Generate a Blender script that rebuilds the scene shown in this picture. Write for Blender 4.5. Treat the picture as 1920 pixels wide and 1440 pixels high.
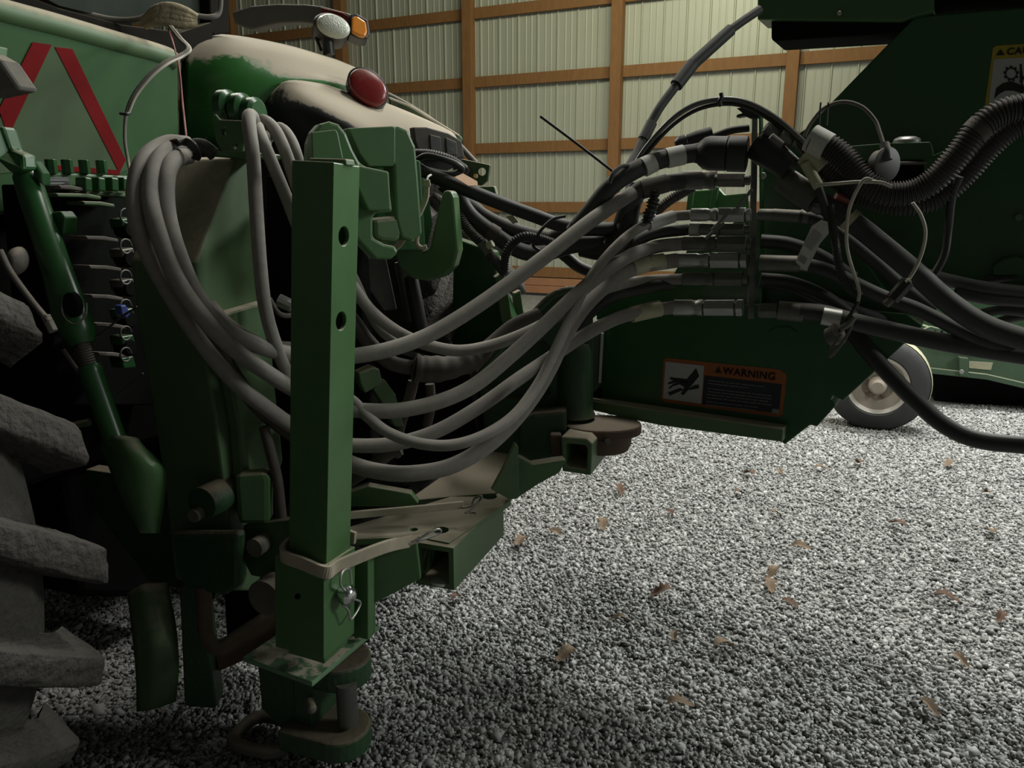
import bpy, bmesh, math, random
import numpy as np
from mathutils import Vector, Matrix
R = math.radians
random.seed(7)
for o in list(bpy.data.objects): bpy.data.objects.remove(o)
SC = bpy.context.scene
COL = SC.collection
# ------------------------------------------------------------------ camera
FPX, TILT, CAMH = 1443.0, R(13.1), 1.25
cam = bpy.data.cameras.new('camera'); cam.sensor_width = 36; cam.lens = 36 * FPX / 1920; cam.clip_start = .01
co = bpy.data.objects.new('camera', cam); COL.objects.link(co)
CAM = Vector((0, 0, CAMH)); co.location = CAM; co.rotation_euler = (math.pi / 2 - TILT, 0, 0)
SC.camera = co
# ------------------------------------------------------------------ world, lights, exposure
w = bpy.data.worlds.new('shed_air'); SC.world = w; w.use_nodes = True
w.node_tree.nodes['Background'].inputs[0].default_value = (.80, .88, .82, 1)
w.node_tree.nodes['Background'].inputs[1].default_value = .27
SC.view_settings.view_transform = 'Standard'; SC.view_settings.look = 'None'
SC.view_settings.exposure = 0; SC.view_settings.gamma = 1; SC.view_settings.use_curve_mapping = False
def area(name, loc, to, sx, sy, power, col):
    l = bpy.data.lights.new(name, 'AREA'); l.shape = 'RECTANGLE'; l.size = sx; l.size_y = sy; l.energy = power; l.color = col
    o = bpy.data.objects.new(name, l); COL.objects.link(o); o.location = loc
    o.rotation_euler = (Vector(to) - Vector(loc)).to_track_quat('-Z', 'Y').to_euler(); return o
area('shed_or_fill_light', (2.7, 4.7, 3.5), (2.0, 3.9, 0), 2.0, .5, 225, (.97, 1, .95))
area('shed_or_fill_light', (1.1, 2.9, 4.6), (.4, 2.3, 0), 1.2, .4, 76, (1, .99, .93))  # overhead fill, added to brighten the dusty tops and hoses
area('shed_or_fill_light', (1.2, 7.2, 4.9), (.3, 10.0, 1.8), 3.6, .5, 128, (1, .99, .72))
area('shed_or_fill_light', (-2.4, 5.5, 4.8), (-1.4, 3.8, 1.0), 2.4, .5, 125, (1, .98, .86))
area('shed_or_fill_light', (4.5, 1.5, 2.7), (-.2, 1.7, .9), 1.4, .8, 92, (.95, 1, .95))  # unseen low fill from the right, added to lift right-facing sides
# ------------------------------------------------------------------ pixel rays -> points in the place
FW = Vector((0, math.cos(TILT), -math.sin(TILT))); UPV = Vector((0, math.sin(TILT), math.cos(TILT)))
def D(x, y): return FW + Vector((1, 0, 0)) * ((x - 960) / FPX) + UPV * (-(y - 720) / FPX)
def P(x, y, Y): d = D(x, y); return CAM + d * (Y / d.y)
def PZ(x, y, z): d = D(x, y); return CAM + d * ((z - CAMH) / d.z)
def PN(x, y, p0, n): d = D(x, y); return CAM + d * ((p0 - CAM).dot(n) / d.dot(n))
def depth(p): return (p - CAM).dot(FW)
def yaw(a): return Vector((math.cos(R(a)), -math.sin(R(a)), 0)), Vector((math.sin(R(a)), math.cos(R(a)), 0))
HU, HV = yaw(20)        # tractor and hitch: rearward, along the axle
TU, TV = yaw(30)        # implement
Z = Vector((0, 0, 1))
def pl(x, y, Y, n): return (P(x, y, Y), n)
# ------------------------------------------------------------------ materials
MATS = {}
def mat(name, col, rough=.5, metal=0, dust=0, dcol=(.33, .285, .21), var=.25, scale=30, bump=.0, dn=(.35, .8), spec=.5, patch=0.0, bscale=None):
    m = bpy.data.materials.new(name); m.use_nodes = True; nt = m.node_tree; N = nt.nodes; L = nt.links
    b = N['Principled BSDF']; b.inputs['Roughness'].default_value = rough; b.inputs['Metallic'].default_value = metal
    b.inputs['Specular IOR Level'].default_value = spec
    tc = N.new('ShaderNodeTexCoord')
    no = N.new('ShaderNodeTexNoise'); no.inputs['Scale'].default_value = scale; no.inputs['Detail'].default_value = 6; no.inputs['Roughness'].default_value = .65
    L.new(tc.outputs['Object'], no.inputs['Vector'])
    mx = N.new('ShaderNodeMix'); mx.data_type = 'RGBA'
    mx.inputs[6].default_value = (*[c * (1 - var) for c in col], 1); mx.inputs[7].default_value = (*[min(1, c * (1 + var)) for c in col], 1)
    L.new(no.outputs['Fac'], mx.inputs[0]); out = mx.outputs[2]
    if dust:
        g = N.new('ShaderNodeNewGeometry'); sp = N.new('ShaderNodeSeparateXYZ'); L.new(g.outputs['Normal'], sp.inputs[0])
        n2 = N.new('ShaderNodeTexNoise'); n2.inputs['Scale'].default_value = 16; n2.inputs['Detail'].default_value = 8; n2.inputs['Roughness'].default_value = .7
        L.new(tc.outputs['Object'], n2.inputs['Vector'])
        ad = N.new('ShaderNodeMath'); ad.operation = 'MULTIPLY_ADD'; ad.inputs[1].default_value = .9; L.new(n2.outputs['Fac'], ad.inputs[0])
        L.new(sp.outputs['Z'], ad.inputs[2])
        mr = N.new('ShaderNodeMapRange'); mr.inputs[1].default_value = dn[0] + .45; mr.inputs[2].default_value = dn[1] + .45; mr.inputs[3].default_value = patch; mr.inputs[4].default_value = dust
        L.new(ad.outputs[0], mr.inputs[0])
        m2 = N.new('ShaderNodeMix'); m2.data_type = 'RGBA'; L.new(mr.outputs[0], m2.inputs[0]); L.new(out, m2.inputs[6]); m2.inputs[7].default_value = (*dcol, 1)
        out = m2.outputs[2]
        r2 = N.new('ShaderNodeMapRange'); r2.inputs[3].default_value = rough; r2.inputs[4].default_value = .9; L.new(mr.outputs[0], r2.inputs[0]); L.new(r2.outputs[0], b.inputs['Roughness'])
    L.new(out, b.inputs['Base Color'])
    if bump:
        n3 = no
        if bscale:
            n3 = N.new('ShaderNodeTexNoise'); n3.inputs['Scale'].default_value = bscale; n3.inputs['Detail'].default_value = 5; L.new(tc.outputs['Object'], n3.inputs['Vector'])
        bp = N.new('ShaderNodeBump'); bp.inputs['Strength'].default_value = bump; bp.inputs['Distance'].default_value = .01
        L.new(n3.outputs['Fac'], bp.inputs['Height']); L.new(bp.outputs[0], b.inputs['Normal'])
    MATS[name] = m; return m
M = MATS
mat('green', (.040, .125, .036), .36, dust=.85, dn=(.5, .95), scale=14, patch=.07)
mat('green_dusty', (.042, .118, .039), .5, dust=.97, dn=(.15, .65), scale=14, patch=.10, dcol=(.42, .365, .27))
mat('plate_flaked', (.14, .26, .14), .6, dust=1, dn=(.97, 1.02), dcol=(.62, .56, .43), scale=30)
mat('green_clean', (.020, .080, .022), .3, dust=.5, dn=(.75, 1.1), scale=14)
mat('green_cast', (.022, .062, .024), .5, dust=.85, dn=(.2, .8), dcol=(.17, .13, .09), bump=.25, bscale=60)
mat('green_pale', (.06, .105, .06), .6, dust=.4, scale=10)
mat('green_panel', (.021, .070, .022), .65, dust=.8, dn=(.45, .95), patch=.03, scale=8, spec=.12)
mat('green_light', (.075, .22, .07), .4)
mat('matte_black', (.013, .012, .010), .95, spec=.05, dust=.5, dn=(.5, 1.1))
mat('hose_grey', (.22, .205, .185), .85, var=.3, scale=60, bump=.08, bscale=400, dust=.7, dn=(-.1, 1.0), dcol=(.40, .365, .32))
mat('hose_brown', (.075, .062, .053), .8, var=.3, scale=60, dust=.6, dn=(.3, 1.0), dcol=(.2, .18, .15))
mat('hose_black', (.017, .017, .016), .5, var=.3, scale=60, dust=.45, dn=(.3, 1.1), dcol=(.14, .13, .11))
mat('hose_dark', (.032, .032, .03), .6, var=.3, scale=60, dust=.6, dn=(.2, 1.0), dcol=(.17, .16, .14))
mat('conduit', (.035, .032, .03), .5, var=.4, scale=20, dust=.6, dn=(.2, 1.0), dcol=(.16, .12, .09))
mat('plastic_black', (.018, .018, .017), .45, dust=.6, dn=(.4, 1.0), dcol=(.2, .18, .15))
mat('cable_highlight', (.10, .10, .098), .32, var=.1)  # black cable; its highlight is painted in as this grey
mat('rim_dusty', (.34, .29, .235), .7, var=.2)
mat('plastic_grey', (.095, .094, .09), .6, dust=.8, dn=(.35, .8))
mat('fender_black', (.014, .014, .014), .6, dust=.95, dn=(.50, .62), dcol=(.36, .31, .235))
mat('fender_green', (.022, .1, .02), .28, dust=.97, dn=(.42, .56), dcol=(.36, .31, .235))
mat('rubber_tyre', (.055, .051, .046), .95, var=.5, scale=30, bump=1, bscale=70, dust=.6, dn=(-.1, .9), dcol=(.11, .10, .086), spec=.2)
mat('rubber_small', (.045, .045, .045), .75, var=.3, scale=20, dust=.3, dcol=(.25, .24, .2))
mat('steel', (.42, .42, .40), .38, .75, var=.25, scale=80, dust=.3, dn=(.5, 1.1))
mat('steel_dark', (.13, .13, .12), .5, .6, var=.4, scale=60, dust=.5, dn=(.3, 1.0))
mat('chrome', (.75, .75, .74), .18, 1, var=.05)
mat('rusty', (.10, .062, .042), .8, var=.4, scale=25, bump=.3, dust=.5, dn=(.3, 1.0))
mat('dusty_iron', (.12, .11, .095), .85, var=.3, scale=40, dust=.6)
mat('strap', (.36, .31, .23), .75, var=.2, scale=50)
mat('tan_cloth', (.30, .25, .16), .95, var=.3, scale=40, bump=.6, bscale=60)
mat('wire_white', (.42, .39, .32), .6, var=.15)
mat('label_white', (.50, .49, .44), .65, var=.2, scale=70)
mat('label_yellow', (.42, .40, .27), .65, var=.25, scale=60)
mat('white_paint', (.62, .58, .52), .5, var=.15, scale=20)
mat('ink', (.012, .012, .012), .7)
mat('ink_text', (.12, .12, .12), .7)
mat('print_grey', (.22, .23, .23), .7)
mat('orange_decal', (.30, .085, .02), .6, var=.12)
mat('white_decal', (.40, .41, .39), .6, var=.1)
mat('navy_decal', (.010, .013, .018), .6)
mat('yellow_decal', (.38, .30, .03), .6, var=.15)
mat('red_tape', (.13, .005, .006), .8, spec=.08, var=.25, scale=9)
mat('smv_center', (.06, .088, .048), .8, spec=.1, var=.2, scale=7)
mat('red_lens', (.16, .014, .014), .3, var=.3, scale=30, dust=.4, dn=(.3, .9))
mat('amber_lens', (.62, .22, .03), .3, var=.15, scale=30)
mat('lamp_glass', (.45, .47, .40), .2, var=.2, scale=40, bump=.4, bscale=160)
mat('peach', (.75, .48, .30), .7)
mat('wood', (.22, .105, .036), .75, var=.35, scale=6)
mat('wood_skirt', (.36, .17, .085), .8, var=.25, scale=5)
mat('tin', (.42, .43, .36), .5, .15, var=.06, scale=2.5)
mat('lining', (.12, .12, .11), .9, var=.1, scale=2)
mat('leaf', (.11, .058, .032), .8, var=.4, scale=60)
mat('leaf_pale', (.17, .115, .07), .8, var=.4, scale=60)
mat('glass_dark', (.03, .035, .03), .08, var=.5, scale=6)
mat('red_plastic', (.25, .06, .05), .6)
mat('blue_plastic', (.05, .08, .3), .5)
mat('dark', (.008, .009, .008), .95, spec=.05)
def stretch(mn, sc):   # grain along the post
    nt = M[mn].node_tree; tcn = [n for n in nt.nodes if n.type == 'TEX_COORD'][0]
    mp = nt.nodes.new('ShaderNodeMapping'); mp.inputs['Scale'].default_value = sc
    for l in list(nt.links):
        if l.from_node == tcn: t = l.to_socket; nt.links.remove(l); nt.links.new(mp.outputs[0], t)
    nt.links.new(tcn.outputs['Object'], mp.inputs[0])
stretch('wood', (4, 4, 1)); 
def stone_mat():
    m = bpy.data.materials.new('crushed_stone'); m.use_nodes = True; nt = m.node_tree; b = nt.nodes['Principled BSDF']; b.inputs['Roughness'].default_value = .9
    g = nt.nodes.new('ShaderNodeNewGeometry'); r = nt.nodes.new('ShaderNodeValToRGB')
    e = r.color_ramp.elements; e[0].color = (.19, .19, .185, 1); e[1].color = (.54, .54, .52, 1); e.new(.25).color = (.27, .265, .255, 1); e.new(.75).color = (.40, .395, .385, 1)
    nt.links.new(g.outputs['Random Per Island'], r.inputs[0]); nt.links.new(r.outputs[0], b.inputs['Base Color']); MATS['stone'] = m
stone_mat()
def floor_mat():
    m = bpy.data.materials.new('gravel_bed'); m.use_nodes = True; nt = m.node_tree; b = nt.nodes['Principled BSDF']; b.inputs['Roughness'].default_value = .95
    tc = nt.nodes.new('ShaderNodeTexCoord'); v = nt.nodes.new('ShaderNodeTexVoronoi'); v.inputs['Scale'].default_value = 75
    nt.links.new(tc.outputs['Object'], v.inputs['Vector'])
    r = nt.nodes.new('ShaderNodeValToRGB'); e = r.color_ramp.elements; e[0].color = (.13, .13, .125, 1); e[1].color = (.34, .335, .325, 1)
    sp = nt.nodes.new('ShaderNodeSeparateColor'); nt.links.new(v.outputs['Color'], sp.inputs[0]); nt.links.new(sp.outputs[0], r.inputs[0]); nt.links.new(r.outputs[0], b.inputs['Base Color'])
    bp = nt.nodes.new('ShaderNodeBump'); bp.inputs['Strength'].default_value = .9; bp.inputs['Distance'].default_value = .012; bp.invert = True
    nt.links.new(v.outputs['Distance'], bp.inputs['Height']); nt.links.new(bp.outputs[0], b.inputs['Normal']); MATS['gravel_bed'] = m
floor_mat()
# ------------------------------------------------------------------ builders
WL = {}
def thing(name, label, cat, loc, group=None, kind=None):
    o = bpy.data.objects.new(name, None); o.empty_display_size = .05; COL.objects.link(o); o.location = loc; WL[o.name] = Vector(loc)
    if label: o['label'] = label
    if cat: o['category'] = cat
    if group: o['group'] = group
    if kind: o['kind'] = kind
    return o
def tag(o, label, cat, group=None, kind=None):
    if label: o['label'] = label
    if cat: o['category'] = cat
    if group: o['group'] = group
    if kind: o['kind'] = kind
    return o
def obj(name, verts, faces, m, parent=None, bevel=0, smooth=False, seg=2, recalc=True, label=None):
    verts = [Vector(v) for v in verts]
    if parent is not None: base = WL[parent.name]
    else:
        base = sum(verts, Vector()) / len(verts); base.z = min(v.z for v in verts)
    me = bpy.data.meshes.new(name); me.from_pydata([v - base for v in verts], [], faces)
    if recalc:
        bm = bmesh.new(); bm.from_mesh(me); bmesh.ops.recalc_face_normals(bm, faces=bm.faces); bm.to_mesh(me); bm.free()
    me.materials.append(M[m])
    if smooth:
        me.polygons.foreach_set('use_smooth', [True] * len(me.polygons))
        me.set_sharp_from_angle(angle=R(smooth if smooth is not True else 40))
    o = bpy.data.objects.new(name, me); COL.objects.link(o)
    if parent is not None: o.parent = parent; WL[o.name] = base
    else: o.location = base; WL[o.name] = base
    if bevel:
        b = o.modifiers.new('bevel', 'BEVEL'); b.width = bevel; b.segments = seg; b.limit_method = 'ANGLE'; b.angle_limit = R(35); b.harden_normals = False
    if label: o['label'] = label
    return o
class MB:
    def __init__(s): s.v = []; s.f = []
    def add(s, v, f): k = len(s.v); s.v += [Vector(a) for a in v]; s.f += [tuple(i + k for i in q) for q in f]; return s
def m_prism(front, vec):
    n = len(front); v = list(front) + [p + vec for p in front]
    return v, [tuple(range(n)), tuple(range(2 * n - 1, n - 1, -1))] + [(i, i + n, (i + 1) % n + n, (i + 1) % n) for i in range(n)]
def m_box(c, ax, dims):
    x, y, z = [a * d / 2 for a, d in zip(ax, dims)]
    v = [c + x * i + y * j + z * k for i in (-1, 1) for j in (-1, 1) for k in (-1, 1)]
    return v, [(0, 1, 3, 2), (4, 6, 7, 5), (0, 4, 5, 1), (2, 3, 7, 6), (0, 2, 6, 4), (1, 5, 7, 3)]
def spline(pts, sub=8):
    pts = [Vector(p) for p in pts]
    if len(pts) < 3: return [pts[0].lerp(pts[1], i / 4) for i in range(5)]
    q = [pts[0] * 2 - pts[1]] + pts + [pts[-1] * 2 - pts[-2]]; out = []
    for i in range(1, len(q) - 2):
        a, b, c, d = q[i - 1:i + 3]
        for k in range(sub):
            t = k / sub
            out.append(.5 * ((2 * b) + (c - a) * t + (2 * a - 5 * b + 4 * c - d) * t * t + (3 * b - a - 3 * c + d) * t ** 3))
    out.append(pts[-1]); return out
def m_tube(path, r, n=10, caps=True, flat=1.0):
    v, f = [], []; m = len(path); up = None
    for i, p in enumerate(path):
        t = (path[min(i + 1, m - 1)] - path[max(i - 1, 0)])
        t = t.normalized() if t.length > 1e-9 else Vector((1, 0, 0))
        if up is None:
            up = Vector((0, 0, 1)) if abs(t.z) < .9 else Vector((1, 0, 0))
        up = (up - t * up.dot(t)).normalized(); sd = t.cross(up)
        rr = r(i / (m - 1), i) if callable(r) else r
        for k in range(n):
            a = 2 * math.pi * k / n; v.append(p + sd * (math.cos(a) * rr * flat) + up * (math.sin(a) * rr))
    for i in range(m - 1):
        for k in range(n):
            f.append((i * n + k, i * n + (k + 1) % n, (i + 1) * n + (k + 1) % n, (i + 1) * n + k))
    if caps: f += [tuple(range(n - 1, -1, -1)), tuple(range((m - 1) * n, m * n))]
    return v, f
def px2m(px, p): return px / FPX * depth(p)
def onward(pts):
    # runs that leave the picture keep going the same way
    if pts[-1][0] < 1940: return pts
    a, b = pts[-2], pts[-1]; k = 240 / (b[0] - a[0]); return list(pts) + [tuple(q + (q - p) * k for p, q in zip(a, b))]
def tube(name, pts, rpx, m, parent=None, n=10, sub=8, rm=None, label=None, world=False):
    if not world: pts = onward(pts)
    w3 = [Vector(p) for p in pts] if world else [P(*p) for p in pts]
    path = spline(w3, sub)
    r = rm if rm else px2m(rpx, path[len(path) // 2])
    v, f = m_tube(path, r, n); return obj(name, v, f, m, parent, smooth=60, label=label)
def corrug(name, pts, rpx, m, parent=None, n=12, pitch=.0075, label=None):
    ctrl = spline([P(*p) for p in onward(pts)], 24)
    L = [0]
    for a, b in zip(ctrl, ctrl[1:]): L.append(L[-1] + (b - a).length)
    r = px2m(rpx, ctrl[len(ctrl) // 2]); N = max(8, int(L[-1] / pitch)) * 4; path = []; j = 0
    for i in range(N + 1):
        s = L[-1] * i / N
        while j < len(L) - 2 and L[j + 1] < s: j += 1
        path.append(ctrl[j].lerp(ctrl[j + 1], (s - L[j]) / max(1e-9, L[j + 1] - L[j])))
    v, f = m_tube(path, lambda t, i: r * (1.0 if i % 4 in (0, 1) else .86), n); return obj(name, v, f, m, parent, smooth=30, label=label)
def cyl(name, a, b, r, m, parent=None, n=16, bevel=.0015, r2=None, label=None):
    a, b = Vector(a), Vector(b); v, f = m_tube([a, b], (lambda t, i: r if i == 0 else (r2 or r)), n)
    return obj(name, v, f, m, parent, smooth=35 if n > 8 else False, bevel=bevel if n <= 8 else 0, label=label)
def lathe(name, a, ax, prof, m, parent=None, n=24, label=None, caps=True):
    a, ax = Vector(a), Vector(ax).normalized(); s = ax.orthogonal().normalized(); q = ax.cross(s); v, f = [], []
    for t, r in prof:
        for k in range(n):
            an = 2 * math.pi * k / n; v.append(a + ax * t + (s * math.cos(an) + q * math.sin(an)) * r)
    for i in range(len(prof) - 1):
        for k in range(n): f.append((i * n + k, i * n + (k + 1) % n, (i + 1) * n + (k + 1) % n, (i + 1) * n + k))
    if caps: f += [tuple(range(n - 1, -1, -1)), tuple(range((len(prof) - 1) * n, len(prof) * n))]
    return obj(name, v, f, m, parent, smooth=35, label=label)
def plate(name, pts, plane, th, m, parent=None, bevel=.003, label=None, vec=None):
    p0, n = plane; fr = [PN(x, y, p0, n) for x, y in pts]
    v, f = m_prism(fr, vec if vec is not None else n * -th)
    return obj(name, v, f, m, parent, bevel=bevel, label=label)
def beam(name, a, b, wd, dp, side, m, parent=None, bevel=.003, label=None):
    a, b = Vector(a), Vector(b); t = (b - a).normalized(); s = (side - t * side.dot(t)).normalized(); q = t.cross(s)
    v, f = m_box((a + b) / 2, (t, s, q), ((b - a).length, wd, dp)); return obj(name, v, f, m, parent, bevel=bevel, label=label)
def loft(name, curves, m, parent=None, th=.006, sub=5, label=None, crossSub=4):
    cs = [spline([P(*p) for p in c], sub) for c in curves]; n = len(cs[0])
    rows = [spline([c[i] for c in cs], crossSub) for i in range(n)]; k = len(rows[0])
    v = [p for r in rows for p in r]; f = [(i * k + j, i * k + j + 1, (i + 1) * k + j + 1, (i + 1) * k + j) for i in range(n - 1) for j in range(k - 1)]
    # orient every normal towards the side that is seen, then give the sheet its thickness behind
    c = f[len(f) // 2]; nn = (v[c[1]] - v[c[0]]).cross(v[c[3]] - v[c[0]])
    if nn.dot(CAM - v[c[0]]) < 0: f = [tuple(reversed(q)) for q in f]
    o = obj(name, v, f, m, parent, smooth=180, recalc=False, label=label)
    s = o.modifiers.new('thickness', 'SOLIDIFY'); s.thickness = th; s.offset = -1; return o
def cut(o, cutters):
    """subtract meshes from o and keep the result as o's own mesh"""
    cs = []
    for v, f in cutters:
        me = bpy.data.meshes.new('cutter'); b = WL[o.name]; me.from_pydata([Vector(p) - b for p in v], [], f)
        bm = bmesh.new(); bm.from_mesh(me); bmesh.ops.recalc_face_normals(bm, faces=bm.faces); bm.to_mesh(me); bm.free()
        c = bpy.data.objects.new('cutter', me); COL.objects.link(c); c.location = b; cs.append(c)
        md = o.modifiers.new('cut', 'BOOLEAN'); md.object = c; md.solver = 'EXACT'
    bpy.context.view_layer.update(); dg = bpy.context.evaluated_depsgraph_get()
    nm = bpy.data.meshes.new_from_object(o.evaluated_get(dg)); o.modifiers.clear(); o.data = nm
    for c in cs: bpy.data.objects.remove(c)
    return o
def text(name, body, p, right, up, size, m, parent, depthm=.0006):
    cu = bpy.data.curves.new(name, 'FONT'); cu.body = body; cu.size = size; cu.extrude = depthm; cu.space_character = 1.08; cu.offset = .0006
    t = bpy.data.objects.new(name, cu); COL.objects.link(t); bpy.context.view_layer.update()
    me = bpy.data.meshes.new_from_object(t.evaluated_get(bpy.context.evaluated_depsgraph_get())); bpy.data.objects.remove(t)
    n = right.cross(up); v = [p + right * q.co.x + up * q.co.y + n * q.co.z for q in me.vertices]; f = [tuple(q.vertices) for q in me.polygons]
    return obj(name, v, f, m, parent, recalc=False)
# ================================================================== the shed: floor, wall
WN = Vector((-math.sin(R(25)), -math.cos(R(25)), 0)); WD = Vector((math.cos(R(25)), -math.sin(R(25)), 0))
fl = obj('floor', [(-14, -3, 0), (14, -3, 0), (14, 22, 0), (-14, 22, 0)], [(0, 1, 2, 3)], 'gravel_bed', recalc=False); tag(fl, None, None, kind='structure')
pA = P(880, 200, 11.3); pA.z = 0
wall = thing('wall_back', None, None, pA, kind='structure')
PS = 2.12
for i in range(-4, 5):
    c = pA + WD * (PS * i)
    v, f = m_box(c + Z * 2.6, (WD, WN, Z), (.14, .14, 5.2)); obj('post', v, f, 'wood', wall, bevel=.004)
    for z in (.335, 1.22, 2.02, 2.90, 3.78, 4.66):
        v, f = m_box(c + WD * (PS / 2) + Z * z - WN * .05, (WD, WN, Z), (PS - .145, .038, .14)); obj('girt', v, f, 'wood', wall, bevel=.003)
    for z in (.09, .20):
        v, f = m_box(c + WD * (PS / 2) + Z * z - WN * .048, (WD, WN, Z), (PS - .145, .038, .104)); obj('skirt_board', v, f, 'wood_skirt', wall, bevel=.003)
# the rest of the shed around the camera, its right end open to the yard
for nm, c, d in (('ceiling', Vector((-1, 4, 5.45)), (30, 30, .1)), ('wall_left', pA - WD * 7.5 + WN * 8 + Z * 2.7, (.1, 24, 5.4)), ('wall_front', Vector((0, 0, 2.7)) + WN * 3.2, (24, .1, 5.4))):
    v, f = m_box(c, (WD, WN, Z), d); tag(obj(nm, v, f, 'lining', None), None, None, kind='structure')
prof = []
for k in range(3):
    x = k * .282
    prof += [(x, 0), (x + .010, .019), (x + .022, .019), (x + .032, 0), (x + .108, 0), (x + .114, .0035), (x + .126, .0035), (x + .132, 0), (x + .190, 0), (x + .196, .0035), (x + .208, .0035), (x + .214, 0)]
prof.append((.846, 0)); pm = None
for i in range(-10, 11):
    b = pA + WD * (.846 * i + .13) - WN * .095
    if pm is None:
        v = [b + WD * x + WN * y + Z * z for z in (.02, 5.2) for x, y in prof]; n = len(prof)
        o = obj('wall_panel', v, [(k, k + 1, k + 1 + n, k + n) for k in range(n - 1)], 'tin', wall, recalc=False); pm = (o, b)
        o['kind'] = 'structure'
    else:
        o = pm[0].copy(); COL.objects.link(o); o.location = pm[0].location + (b - pm[1])
# crushed stone lying on the floor
rng = np.random.default_rng(3)
def stones():
    N = 228000
    y = 1.05 + 3.7 * rng.random(N * 3) ** 1.2; x = (rng.random(N * 3) * 2 - 1) * (y * .72 + .25) ; x = np.where(x > 0, x * 1.3, x)
    keep = rng.random(N * 3) < (y * .72 + .25) / 3.7; x, y = x[keep][:N], y[keep][:N]; n = len(x)
    base = np.array([[i, j, k] for i in (-1, 1) for j in (-1, 1) for k in (-1, 1)], float)
    s = np.exp(rng.normal(0, .28, n)) * .0043
    sz = np.stack([s * (.8 + .7 * rng.random(n)), s * (.6 + .4 * rng.random(n)), s * (.4 + .4 * rng.random(n))], 1)
    V = base[None] * (1 + .7 * (rng.random((n, 8, 3)) - .5)) * sz[:, None, :]
    q = rng.normal(0, 1, (n, 4)); q[:, 1:3] *= .38; q /= np.linalg.norm(q, axis=1)[:, None]
    a, b, c, d = q.T
    Rm = np.stack([1 - 2 * (c * c + d * d), 2 * (b * c - a * d), 2 * (b * d + a * c), 2 * (b * c + a * d), 1 - 2 * (b * b + d * d), 2 * (c * d - a * b), 2 * (b * d - a * c), 2 * (c * d + a * b), 1 - 2 * (b * b + c * c)], 1).reshape(n, 3, 3)
    V = np.einsum('nij,nkj->nki', Rm, V); V += np.stack([x, y, .003 + .006 * rng.random(n)], 1)[:, None, :]
    V = V.reshape(-1, 3).astype(np.float32)
    q4 = np.array([(0, 1, 3, 2), (4, 6, 7, 5), (0, 4, 5, 1), (2, 3, 7, 6), (0, 2, 6, 4), (1, 5, 7, 3)]); F = (q4[None] + 8 * np.arange(n)[:, None, None]).reshape(-1)
    me = bpy.data.meshes.new('gravel'); me.vertices.add(n * 8); me.vertices.foreach_set('co', V.ravel())
    me.loops.add(len(F)); me.loops.foreach_set('vertex_index', F.astype(np.int32)); me.polygons.add(n * 6)
    me.polygons.foreach_set('loop_start', np.arange(0, len(F), 4, dtype=np.int32)); me.update(calc_edges=True); me.materials.append(M['stone'])
    o = bpy.data.objects.new('gravel', me); COL.objects.link(o); tag(o, 'pale crushed stone gravel covering the shed floor', 'gravel', kind='stuff')
stones()
# ================================================================== tractor
tractor = thing('tractor', 'dusty green tractor on the left with red triangle emblem on its rear', 'tractor', P(150, 1400, 1.7))
tractor.location.z = 0; WL[tractor.name].z = 0
TR = tractor
uP = lambda u: (HU * u, HU)          # plane facing rearward at u
# rear panel with emblem
RP = uP(-1.72)
pan = plate('rear_panel', [(-60, -8), (0, 12), (100, 38), (200, 66), (315, 98), (336, 120), (338, 330), (-60, 420)], RP, .05, 'green_panel', TR, bevel=.012)
rim_ = tube('panel_rim', [PN(x, y, HU * -1.735, HU) for x, y in ((-60, 2), (0, 22), (100, 48), (200, 76), (306, 106), (322, 118))], 12, 'green_dusty', TR, n=16, rm=.03, world=True)
RPf = (HU * -1.718, HU)
emb = plate('hazard_triangle', [(62, 84), (130, 88), (240, 318), (220, 326), (60, 318), (-40, 330), (8, 200)], RPf, .002, 'smv_center', TR, bevel=0)
RPg = (HU * -1.7165, HU)
for q in ([(62, 79), (97, 84), (16, 256), (-2, 205)], [(103, 88), (136, 92), (236, 300), (224, 324)], [(60, 306), (222, 319), (226, 328), (60, 316)]):
    plate('red_border', q, RPg, .0015, 'red_tape', emb, bevel=0)
# cab: sill, glass, pillar, cable on the sill, cloth
CP = uP(-1.8)
plate('cab_sill', [(-60, -40), (60, -6), (110, 14), (230, 46), (340, 60), (400, 40), (400, 75), (340, 118), (300, 104), (200, 70), (100, 42), (-60, 0)], CP, .06, 'matte_black', TR, bevel=.006)
plate('rear_window', [(-60, -80), (400, -80), (400, 40), (340, 50), (230, 40), (110, 10)], uP(-1.84), .01, 'glass_dark', TR, bevel=0)
plate('cab_pillar', [(392, -60), (432, -60), (430, 62), (404, 66), (396, 60)], CP, .08, 'matte_black', TR, bevel=.005)
tube('window_cable', [(20, -20, 2.18), (90, 2, 2.22), (150, 22, 2.25), (210, 36, 2.28), (255, 36, 2.3), (290, 24, 2.32), (320, 18, 2.34), (360, 28, 2.36), (395, 32, 2.38), (411, 22, 2.4), (414, -20, 2.4)], 5, 'dusty_iron', TR)
for k, (dy, a) in enumerate(((8, 0), (18, 3), (28, 6), (38, 4))):
    tube('padding_fold', [(268 + a, 40 + dy * .2, 2.28), (292, 12 + dy * .75, 2.27), (318, 4 + dy, 2.27), (345, 12 + dy * .9, 2.28), (368, 30 + dy * .35, 2.3)], 8, 'tan_cloth', TR)
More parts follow.
